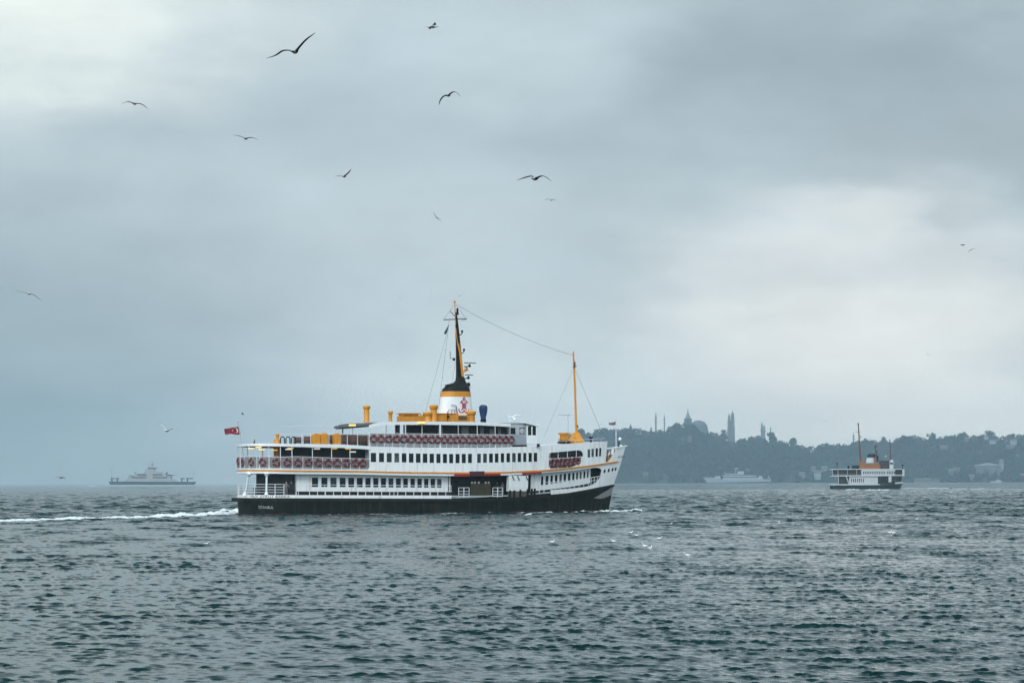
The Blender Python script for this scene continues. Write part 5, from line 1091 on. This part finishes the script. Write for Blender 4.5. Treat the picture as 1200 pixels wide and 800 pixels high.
a_ = m2('aft_mast', 1008.6, 545, 1005.8, 497, .75, MAST2); b = MB(); b.tube([c2(1002, 505.6), c2(1009, 506.5)], .1, 5); b.tube([c2(1008.2, 510), c2(1009, 513)], .18, 5); b.tube([c2(1005.8, 497), c2(1005.8, 495.6)], .5, 6); b.build('mast_fittings', MAST2, a_)
m2('fore_mast', 1043.6, 538, 1042.6, 514.5, .5, MAST2)
f_ = m2('funnel_mast', 1027, 536, 1026, 521, .3, CHAR); b = MB(); b.ball(c2(1026.2, 523), .75, 6); b.ball(c2(1027, 529), .8, 6); b.ball(c2(1026, 526), .5, 6); b.build('lamps', MAST2, f_)
b = MB(); b.tube([c2(981.5, 549), c2(980.3, 542)], .14, 5); b.box(c2(981, 543), (.9, .1, .9)); b.build('flagstaff', CHAR, ferry2)
b = MB(); b.tube([c2(1058, 549), c2(1057.6, 545.5)], .2, 5); b.box(c2(1057.5, 545), (.8, .6, .8)); b.build('bow_lamp', CHAR, ferry2)

# ================================================================== distant ships
def plane_ship(Y, name, label, heading=0):
    e = empty(name, (0, Y, 0), 0, label, 'ferry' if 'ferry' in name else 'ship'); k = Y / F
    px0 = lambda px, py: (lev(px, py)[0] * k, CAMZ - lev(px, py)[1] * k)
    def bx(x0, x1, y0, y1, w, nm, m_, yo=0.0):
        a, c = px0(x0, y1), px0(x1, y0); b = MB(); b.box(((a[0] + c[0]) / 2, yo, (a[1] + c[1]) / 2), (c[0] - a[0], w, c[1] - a[1])); return b.build(nm, m_, e, smooth=0)
    def pr(pts, w, nm, m_, yo=0.0): b = MB(); b.prism([px0(*p) for p in pts], yo - w / 2, yo + w / 2); return b.build(nm, m_, e, smooth=0)
    def st(x0, y0, x1, y1, r_, nm, m_, yo=0.0): a, c = px0(x0, y0), px0(x1, y1); b = MB(); b.tube([(a[0], yo, a[1]), (c[0], yo, c[1])], r_, 5); return b.build(nm, m_, e)
    return e, bx, pr, st
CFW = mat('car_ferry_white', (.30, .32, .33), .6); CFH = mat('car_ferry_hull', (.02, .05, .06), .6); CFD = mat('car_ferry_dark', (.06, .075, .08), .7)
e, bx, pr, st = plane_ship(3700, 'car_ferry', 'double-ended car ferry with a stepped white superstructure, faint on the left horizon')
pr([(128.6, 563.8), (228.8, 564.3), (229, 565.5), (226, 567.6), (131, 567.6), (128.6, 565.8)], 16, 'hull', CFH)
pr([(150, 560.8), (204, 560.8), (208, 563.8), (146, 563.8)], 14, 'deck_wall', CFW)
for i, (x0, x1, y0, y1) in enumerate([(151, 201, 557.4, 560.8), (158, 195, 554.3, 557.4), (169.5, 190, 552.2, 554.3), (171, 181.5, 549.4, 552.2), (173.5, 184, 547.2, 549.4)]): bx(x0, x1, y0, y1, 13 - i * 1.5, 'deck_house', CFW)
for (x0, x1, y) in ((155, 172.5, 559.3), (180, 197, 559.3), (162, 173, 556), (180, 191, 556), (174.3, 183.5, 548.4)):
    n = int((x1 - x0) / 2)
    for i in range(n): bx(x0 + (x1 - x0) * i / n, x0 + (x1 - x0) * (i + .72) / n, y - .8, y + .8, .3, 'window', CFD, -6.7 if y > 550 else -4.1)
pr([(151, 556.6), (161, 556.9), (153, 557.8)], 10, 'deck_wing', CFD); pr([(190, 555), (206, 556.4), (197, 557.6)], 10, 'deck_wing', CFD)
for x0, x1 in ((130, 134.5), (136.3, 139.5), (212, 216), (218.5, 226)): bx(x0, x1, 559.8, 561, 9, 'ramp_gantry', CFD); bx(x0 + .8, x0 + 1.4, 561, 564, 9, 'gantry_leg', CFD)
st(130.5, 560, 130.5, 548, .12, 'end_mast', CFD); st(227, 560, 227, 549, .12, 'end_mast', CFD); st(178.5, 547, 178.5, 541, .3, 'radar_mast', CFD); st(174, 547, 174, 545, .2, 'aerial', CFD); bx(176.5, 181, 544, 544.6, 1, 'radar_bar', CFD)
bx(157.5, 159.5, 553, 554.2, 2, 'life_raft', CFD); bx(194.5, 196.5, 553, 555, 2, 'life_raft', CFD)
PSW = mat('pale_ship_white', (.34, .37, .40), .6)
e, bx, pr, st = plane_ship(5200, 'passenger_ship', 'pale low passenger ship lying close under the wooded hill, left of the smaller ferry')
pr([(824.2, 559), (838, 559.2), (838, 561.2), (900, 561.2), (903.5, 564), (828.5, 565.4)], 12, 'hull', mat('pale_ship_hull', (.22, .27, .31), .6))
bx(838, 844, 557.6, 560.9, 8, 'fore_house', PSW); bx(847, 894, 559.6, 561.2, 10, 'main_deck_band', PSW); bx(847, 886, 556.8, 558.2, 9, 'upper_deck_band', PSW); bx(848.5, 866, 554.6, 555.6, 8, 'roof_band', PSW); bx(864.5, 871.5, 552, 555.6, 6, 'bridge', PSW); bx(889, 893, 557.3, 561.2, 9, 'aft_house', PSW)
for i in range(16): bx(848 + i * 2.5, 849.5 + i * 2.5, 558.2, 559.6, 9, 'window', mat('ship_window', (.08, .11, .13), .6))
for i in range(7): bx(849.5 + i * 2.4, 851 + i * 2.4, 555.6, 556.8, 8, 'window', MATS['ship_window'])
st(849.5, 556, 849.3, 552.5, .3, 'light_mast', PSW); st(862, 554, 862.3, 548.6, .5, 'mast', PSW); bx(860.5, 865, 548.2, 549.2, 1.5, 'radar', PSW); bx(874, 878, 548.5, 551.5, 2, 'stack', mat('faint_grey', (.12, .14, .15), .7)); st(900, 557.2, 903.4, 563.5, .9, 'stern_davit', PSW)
e, bx, pr, st = plane_ship(5400, 'motor_boat', 'small white boat lying by the shore at the right edge'); e['category'] = 'boat'
pr([(1160.5, 563.6), (1174.5, 563.0), (1172.5, 565), (1161.5, 565)], 4, 'hull', PSW); bx(1167.6, 1171.4, 561.8, 563.4, 3, 'cabin', PSW); st(1169.3, 562, 1169, 559.6, .25, 'mast', PSW)

# ================================================================== the far shore: hill, wood, buildings
LY = 6000.0
SKYL = [(520, 566), (560, 562), (600, 552), (640, 532), (655, 520), (665, 512), (675, 508), (690, 507.5), (700, 505), (706, 502.5), (720, 502.5), (735, 501), (750, 500.5), (760, 502), (770, 505), (783, 503), (792, 505), (797, 499.5), (806, 495), (828, 496.5), (832, 503), (845, 507), (848, 504), (860, 510), (868, 515), (875, 517), (887, 514), (893, 511), (905, 510), (915, 513), (920, 518), (928, 515.5), (936, 516), (945, 519), (955, 520), (970, 523), (976, 523), (985, 520), (1000, 519), (1012, 521), (1025, 518), (1035, 514), (1045, 515), (1056, 517), (1066, 515), (1074, 517), (1082, 512), (1092, 509), (1102, 510), (1116, 514), (1124, 512), (1136, 511), (1152, 509), (1161, 506.5), (1172, 510), (1186, 508), (1200, 510), (1260, 508), (1340, 514), (1450, 512), (1600, 530), (1800, 550), (2100, 566)]
_sx = [p[0] for p in SKYL]; _sy = [p[1] for p in SKYL]
def sky_py(px): return float(np.interp(px, _sx, _sy))
k_ = LY / F
def ridge_h(x):        # height of the tree tops above the sea at lateral x
    px = 600 + x / k_; v = sky_py(px) - HOR + (px - 600) * ROLL; return max(.5, CAMZ - v * k_)
DEPTH = 620.0
def ground_z(x, y):
    """rises from the quay to the ridge and falls behind it"""
    h = max(0, ridge_h(x) - 13); t = (y - LY) / DEPTH
    if t <= 0: return -1.0
    prof = min(1, t / .62); prof = prof ** .8 if t < .62 else 1 - .7 * ((t - .62) / .38) ** 2
    bumps = .06 * math.sin(x / 70 + y / 90) + .05 * math.sin(x / 33 - y / 47)
    return 1.2 + h * max(0, prof + bumps * min(1, t * 4) * (1 if t < .55 else .2))
EARTH = mat('hillside_earth', (.018, .025, .016), .9, scale=.02, var=.4); QUAY = mat('quay_stone', (.26, .26, .24), .9, scale=.05)
xs_ = np.linspace(-160, 2750, 240); ys_ = np.linspace(LY, LY + DEPTH, 26)
V = [(x, y, ground_z(x, y)) for x in xs_ for y in ys_]; ny_ = len(ys_)
Q = [(i * ny_ + j, (i + 1) * ny_ + j, (i + 1) * ny_ + j + 1, i * ny_ + j + 1) for i in range(len(xs_) - 1) for j in range(ny_ - 1)]
tag(npmesh('hill', V, Q, EARTH), kind='structure')
b = MB(); b.box((1300, LY - 4, .6), (2900, 8, 1.8)); tag(b.build('quay', QUAY), kind='structure')
FOL = []
for i, c in enumerate(((.012, .021, .013), (.019, .030, .018), (.032, .044, .028), (.018, .023, .016))): FOL.append(mat('foliage_' + ('deep_green', 'green', 'pale_green', 'olive')[i], c, .9, scale=.08, var=.5, spec=.1))
# ragged crowns: many small tilted leaf-clump blades spread in the crown volume, crowns spread over the hill
def crowns(cs, seed=1, per=70):
    r_ = np.random.default_rng(seed); C0 = np.array([c[:3] for c in cs]); RR = np.array([c[3] for c in cs]); n = len(cs)
    d = r_.normal(size=(n, per, 3)); d /= np.linalg.norm(d, axis=2, keepdims=True); rad = r_.uniform(.55, 1.0, (n, per, 1)); off = d * rad * RR[:, None, None]; off[..., 2] *= .85
    P = C0[:, None] + off; size = RR[:, None, None] * r_.uniform(.16, .34, (n, per, 1))
    a = r_.normal(size=(n, per, 3)); a /= np.linalg.norm(a, axis=2, keepdims=True); b_ = np.cross(a, r_.normal(size=(n, per, 3))); b_ /= np.linalg.norm(b_, axis=2, keepdims=True)
    q = np.stack([P + a * size, P + b_ * size * .8, P - a * size, P - b_ * size * .8], 2).reshape(-1, 3); f = np.arange(len(q)).reshape(-1, 4); return q, f
r2 = np.random.default_rng(5); groups = [[], [], [], []]
for i in range(5200):
    px = r2.uniform(560, 1330); x = (px - 600) * k_; t = r2.uniform(.0, .64) ** .95; y = LY + DEPTH * t
    h = ridge_h(x)
    if h < 8: continue
    z = ground_z(x, y); rr = r2.uniform(5, 10) * (1 if h > 25 else .6); g = 0 if vnoise(np.array([x]), np.array([y * 2]), 120, 3)[0] < .5 else 1
    if r2.random() < .22: g = int(r2.integers(0, 4))
    groups[g].append((x, y, z + rr * .65, rr))
for px in np.arange(655, 1320, 3.2):       # the tree tops that make the skyline
    x = (px - 600) * k_ + r2.normal(0, 3); h = ridge_h(x); rr = r2.uniform(5.5, 10.5); y = LY + DEPTH * r2.uniform(.56, .66)
    groups[int(r2.integers(0, 4))].append((x, y, h * y / LY - rr * .9 + r2.uniform(-3, 2.0), rr))
for i, g in enumerate(groups):
    q, f = crowns(g, 10 + i, 60); o = npmesh('woodland', q, f, FOL[i], smooth=False); tag(o, ['deep green', 'mid green', 'pale green', 'olive'][i] + ' part of the dense wood covering the hill across the water', 'woodland', kind='stuff')
# single trees that stand out of the skyline
BARK = mat('bark', (.06, .045, .03), .9)
def tree(px, top, base, w_px, label, kind='round', Yt=LY + 400, m_=0):
    k = Yt / F; p0 = at(px, base, Yt); h = (base - top) * k; rw = w_px * k / 2; e = empty('tree', p0, 0, label, 'tree', 'trees on the far skyline')
    b = MB(); b.tube([(0, 0, -6), (rw * .04, 0, h * .35), (0, 0, h * .8)], h * .035 + .25, 7, .15)
    for a in range(5): t = a * 1.26; b.tube([(0, 0, h * (.3 + .08 * a)), (math.cos(t) * rw * .6, math.sin(t) * rw * .6, h * (.5 + .08 * a))], .3, 5, .1)
    b.build('trunk', BARK, e)
    cs = []
    r_ = np.random.default_rng(int(px))
    for i in range(16 if kind == 'round' else 12):
        t = r_.uniform(0, 2 * math.pi)
        if kind == 'round': rr = rw * r_.uniform(.32, .5); d = r_.uniform(0, rw * .62); z = h * .5 + r_.uniform(-.5, .4) * h; z = min(z, h - rr * .8)
        else: u = i / 11; rr = rw * (1.0 - .78 * u) * .8; d = rw * .25 * (1 - u); z = h * (.15 + .8 * u)
        cs.append((d * math.cos(t), d * math.sin(t), z, rr))
    q, f = crowns(cs, int(px), 70); npmesh('crown', q, f, FOL[m_], smooth=False, parent=e)
tree(739, 496.5, 506, 6, 'pointed dark conifer on the skyline left of the two thin minarets', 'cone', m_=0)
tree(672.5, 506.5, 518, 9, 'round tree on the skyline right behind the fore mast of the large ferry', m_=0)
tree(681, 502.3, 516, 15, 'broad round tree on the skyline behind the bow roof of the large ferry', m_=3)
tree(708, 501, 511, 14, 'broad tree on the skyline just left of the jackstaff of the large ferry', m_=1)
tree(763, 499.5, 509, 5, 'small pointed tree at the foot of the left thin minaret', 'cone', m_=1)
tree(847, 503.5, 514, 14, 'round tree on the skyline left of the twin grey towers', m_=2)
tree(905, 506, 517, 16, 'broad tree under the faint third pair of minarets', m_=0)
tree(929, 513, 522, 13, 'low tree on the skyline right of the faint third pair of minarets', m_=2)
tree(1036, 511.5, 522, 12, 'round tree on the skyline left of the fore mast of the smaller ferry', m_=2)
tree(1092, 506.6, 520, 15, 'broad pale tree on the skyline above the middle of the right slope', m_=1)
tree(1160, 504.2, 518, 13, 'tallest round tree on the skyline at the right, above the white houses', m_=0)
tree(1186, 505.5, 517, 12, 'round tree on the skyline near the right edge', m_=1)

STONE = mat('weathered_grey_stone', (.12, .13, .13), .9, scale=.1); LEAD = mat('lead_roof', (.14, .17, .17), .7, scale=.1); PLAST = mat('pale_plaster', (.12, .125, .125), .9, scale=.1); TILE = mat('faded_roof_tile', (.10, .08, .07), .9, scale=.3); WPL = mat('white_plaster', (.26, .27, .275), .9)
def local(px, py, Yt): p = at(px, py, Yt); return p
def minaret(px, top, base, wpx, label, Yt, m_=STONE, balconies=2, group='minarets on the far skyline'):
    k = Yt / F; p = at(px, base, Yt); h = (base - top) * k; r_ = wpx * k / 2; e = empty('minaret', p, 0, label, 'minaret', group)
    b = MB(); b.lathe([(r_ * 1.25, -25), (r_ * 1.25, h * .05), (r_, h * .08), (r_ * .85, h * .76)], (0, 0, 0), 12); b.build('shaft', m_, e)
    for i in range(balconies): z = h * (.48 + .22 * i); b = MB(); b.lathe([(r_, z - r_ * .8), (r_ * 1.5, z), (r_ * 1.5, z + r_ * .5), (r_ * .9, z + r_ * .5)], (0, 0, 0), 12); b.build('balcony', m_, e)
    b = MB(); b.lathe([(r_ * .95, h * .76), (r_ * .1, h)], (0, 0, 0), 12); b.build('spire', LEAD, e)
minaret(768.6, 483.5, 505, 2.0, 'left of the two thin minarets rising above the wood', 7000)
minaret(778.6, 485.5, 505, 1.7, 'right of the two thin minarets rising above the wood', 7600)
minaret(893, 494, 513, 3.0, 'thick faint minaret right of the twin towers, left of its pair', 7600, balconies=1)
minaret(895.6, 497, 513, 2.6, 'short faint minaret hugging the thick one right of the twin towers', 7650, balconies=1)
minaret(903, 498.5, 513, 1.4, 'thin faint minaret, right of its pair beyond the twin towers', 7700)
minaret(1000.3, 506.5, 521, 1.8, 'lone faint minaret left of the tall mast of the smaller ferry', 7700, PLAST)
# tower of the palace: square base, arcade, tall pointed cap
def tower(px, top, base, wpx, label, Yt, cap=.45, m_=STONE):
    k = Yt / F; p = at(px, base, Yt); h = (base - top) * k; w = wpx * k; e = empty('stone_tower', p, .3, label, 'tower')
    b = MB(); hb_ = h * (1 - cap); b.box((0, 0, hb_ * .36 - 10), (w, w, hb_ * .72 + 20)); b.build('shaft', m_, e)
    b = MB(); b.box((0, 0, hb_ * .73), (w * 1.15, w * 1.15, hb_ * .04))
    for i in range(4):
        for sx, sy in ((1, 0), (-1, 0), (0, 1), (0, -1)): o_ = (i / 3 - .5) * w * .86; b.box((sx * w * .45 + (o_ if sy else 0), sy * w * .45 + (o_ if sx else 0), hb_ * .86), (w * .12, w * .12, hb_ * .24))
    b.box((0, 0, hb_ * .99), (w * 1.1, w * 1.1, hb_ * .04)); b.build('belfry', m_, e)
    b = MB(); b.box((0, 0, hb_ * .86), (w * .5, w * .5, hb_ * .22)); b.build('belfry_core', DARKIN, e)
    b = MB(); b.lathe([(w * .62, hb_), (w * .40, hb_ + h * cap * .18), (w * .16, hb_ + h * cap * .55), (.15, h)], (0, 0, 0), 8); b.build('pointed_roof', LEAD, e)
tower(806.2, 478, 508, 7.0, 'tall stone tower with a pointed roof beside the pale dome on the skyline', 6450, cap=.42)
# twin towers
for px, top, w, lab in ((854.5, 484, 3.7, 'left one of the twin slender grey towers on the skyline'), (858.5, 481, 4.4, 'right, taller one of the twin slender grey towers on the skyline')):
    k = 6500 / F; p = at(px, 509, 6500); h = (509 - top) * k; w_ = w * k; e = empty('slender_tower', p, 0, lab, 'tower'); b = MB(); b.lathe([(w_ * .62, -20), (w_ * .6, h * .3), (w_ * .5, h * .34), (w_ * .5, h * .62), (w_ * .42, h * .66), (w_ * .4, h * .82)], (0, 0, 0), 8); b.build('shaft', STONE, e); b = MB(); b.lathe([(w_ * .44, h * .82), (.1, h)], (0, 0, 0), 8); b.build('pointed_roof', LEAD, e)
# domed building behind the tower
k = 6700 / F; p = at(818.5, 505, 6700); e = empty('domed_building', p, 0, 'large pale dome on its drum just right of the pointed stone tower', 'church'); Rr = 11.6 * k
b = MB(); b.box((0, 0, -8), (Rr * 1.9, Rr * 1.6, 20)); b.build('walls', STONE, e)
b = MB(); b.lathe([(Rr * .92, 0), (Rr * .92, 6.5)], (0, 0, 0), 20); b.build('drum', STONE, e)
for i in range(12): t = i * math.pi / 6; b = MB(); b.box((math.cos(t) * Rr * .92, math.sin(t) * Rr * .92, 4), (1.6, 1.6, 3.4), t); b.build('window', DARKIN, e)
b = MB(); b.lathe([(Rr * .95 * math.cos(a), 6.5 + Rr * .82 * math.sin(a)) for a in [math.pi / 2 * i / 8 * .98 for i in range(9)]], (0, 0, 0), 24); b.build('dome', mat('green_lead_dome', (.07, .085, .085), .7, scale=.1), e)
# houses: walls, gabled roof, windows
def house(px, py, wpx, hpx, label, Yt=None, m_=PLAST, roof=TILE, rz=0.0, rh=.35, group='houses on the far hillside', cat='house', name='house'):
    Yt = Yt or LY + DEPTH * max(.02, min(.6, (562 - py) / 90)); k = Yt / F; p = at(px, py, Yt); w, h = wpx * k, hpx * k; d = max(9, w * .5); e = empty(name, p, rz, label, cat, group)
    b = MB(); b.box((0, 0, h * .5 - 1.5), (w, d, h + 3)); wl = b.build('walls', m_, e, smooth=0)
    b = MB(); b.prism([(-d / 2 - .6, h), (0, h + h * rh + 1.5), (d / 2 + .6, h), (d / 2 + .6, h - .3), (-d / 2 - .6, h - .3)], -w / 2 - .5, w / 2 + .5, axis='x'); b.build('roof', roof, e, smooth=0)
    n = max(1, int(w / 4.5)); f_ = max(1, int(h / 3.6))
    for j in range(f_):
        for i in range(n): b = MB(); b.box((-w / 2 + w * (i + .5) / n, -d / 2 - .02, h * (j + .5) / f_), (1.3, .14, 1.7)); b.build('window', DARKIN, wl, smooth=0)
    return e
house(745, 547, 9, 2.6, 'pale long house low on the slope right of the large ferry bow', m_=PLAST)
house(757, 547.6, 6, 3, 'short pale house just right of the long one near the bow', m_=PLAST)
house(756.5, 559.4, 6, 4, 'pale house at the foot of the slope near the bow of the large ferry')
house(746, 533.5, 11, 2, 'faint long roof higher on the left slope', m_=STONE)
house(808.5, 519, 3.5, 5.5, 'narrow pale wall in the wood under the pointed stone tower', m_=PLAST)
house(817, 549, 7, 2, 'low pale building at the shore above the passenger ship bow')
house(940, 559.5, 7, 4.5, 'pale gabled shore house right of the passenger ship'); house(944, 563, 5, 3, 'small pale shed on the quay right of the passenger ship', Yt=LY + 20)
house(958, 560, 8, 6, 'pale tall house left of the stern of the smaller ferry', m_=WPL); house(966, 552, 7, 4, 'upper pale house left of the smaller ferry', m_=PLAST); house(953, 551, 5, 3, 'small pale house on the slope left of the smaller ferry', m_=PLAST)
house(1145, 533, 12, 3, 'long pale terrace house on the middle of the right slope', m_=PLAST)
house(1155.5, 513.5, 4.5, 2.2, 'white house near the skyline at the right, left of two', m_=WPL, group='houses near the skyline'); house(1163, 518.5, 7, 2.2, 'white house near the skyline at the right, lower of two', m_=WPL, group='houses near the skyline'); house(1187.5, 519, 7, 3, 'white house near the skyline close to the right edge', m_=WPL, group='houses near the skyline'); house(1184, 523.5, 10, 1.6, 'long pale roof below the skyline close to the right edge', m_=PLAST)
house(1114, 556.5, 5, 5, 'pale slim house on the lower right slope, left of three', m_=PLAST); house(1119, 552.5, 4, 3.4, 'pale slim house on the lower right slope, middle of three', m_=PLAST); house(1123, 554, 3.4, 4, 'pale slim house on the lower right slope, right of three', m_=PLAST)
house(1138, 561, 7, 3.5, 'low pale house by the shore left of the wide gabled hall', m_=PLAST); house(1106, 526, 8, 3, 'pale house in the wood on the upper right slope', m_=STONE); house(1133, 515.5, 5, 2, 'small pale house under the skyline in the right wood', m_=PLAST)
house(1199, 559, 8, 3, 'pale house at the shore at the right edge', m_=PLAST); house(1190, 536, 9, 2.4, 'long pale house on the right slope near the edge', m_=PLAST); house(1170, 555, 4, 7, 'narrow pale house right under the wide gabled hall', m_=PLAST)
hall = house(1156.5, 553.5, 27, 8, 'wide hall with a low white gable on the right slope', m_=STONE, roof=WPL, rh=.05, cat='hall', name='gabled_hall', group='large buildings at the right')
k = (LY + DEPTH * .1) / F; b = MB(); w, h, d = 27 * k, 8 * k, 14 * k; b.prism([(-w / 2 - 3, h - .5), (-w / 2 - 3, h + 1.2), (0, h + 6.5), (w / 2 + 3, h + 1.2), (w / 2 + 3, h - .5), (0, h + 3)], -d / 2 - 3, -d / 2 + 2); b.build('pediment', WPL, hall, smooth=0)
tower(1173.6, 537, 556, 3.6, 'pale square tower right of the wide gabled hall', LY + 60, cap=.1, m_=WPL)
house(1085, 563.4, 30, 2.2, 'long pale quay shed right of the smaller ferry', Yt=LY + 8, m_=PLAST, rh=.2); house(1050, 563, 5, 2, 'small pale quay shed behind the bow of the smaller ferry', Yt=LY + 8, m_=PLAST)
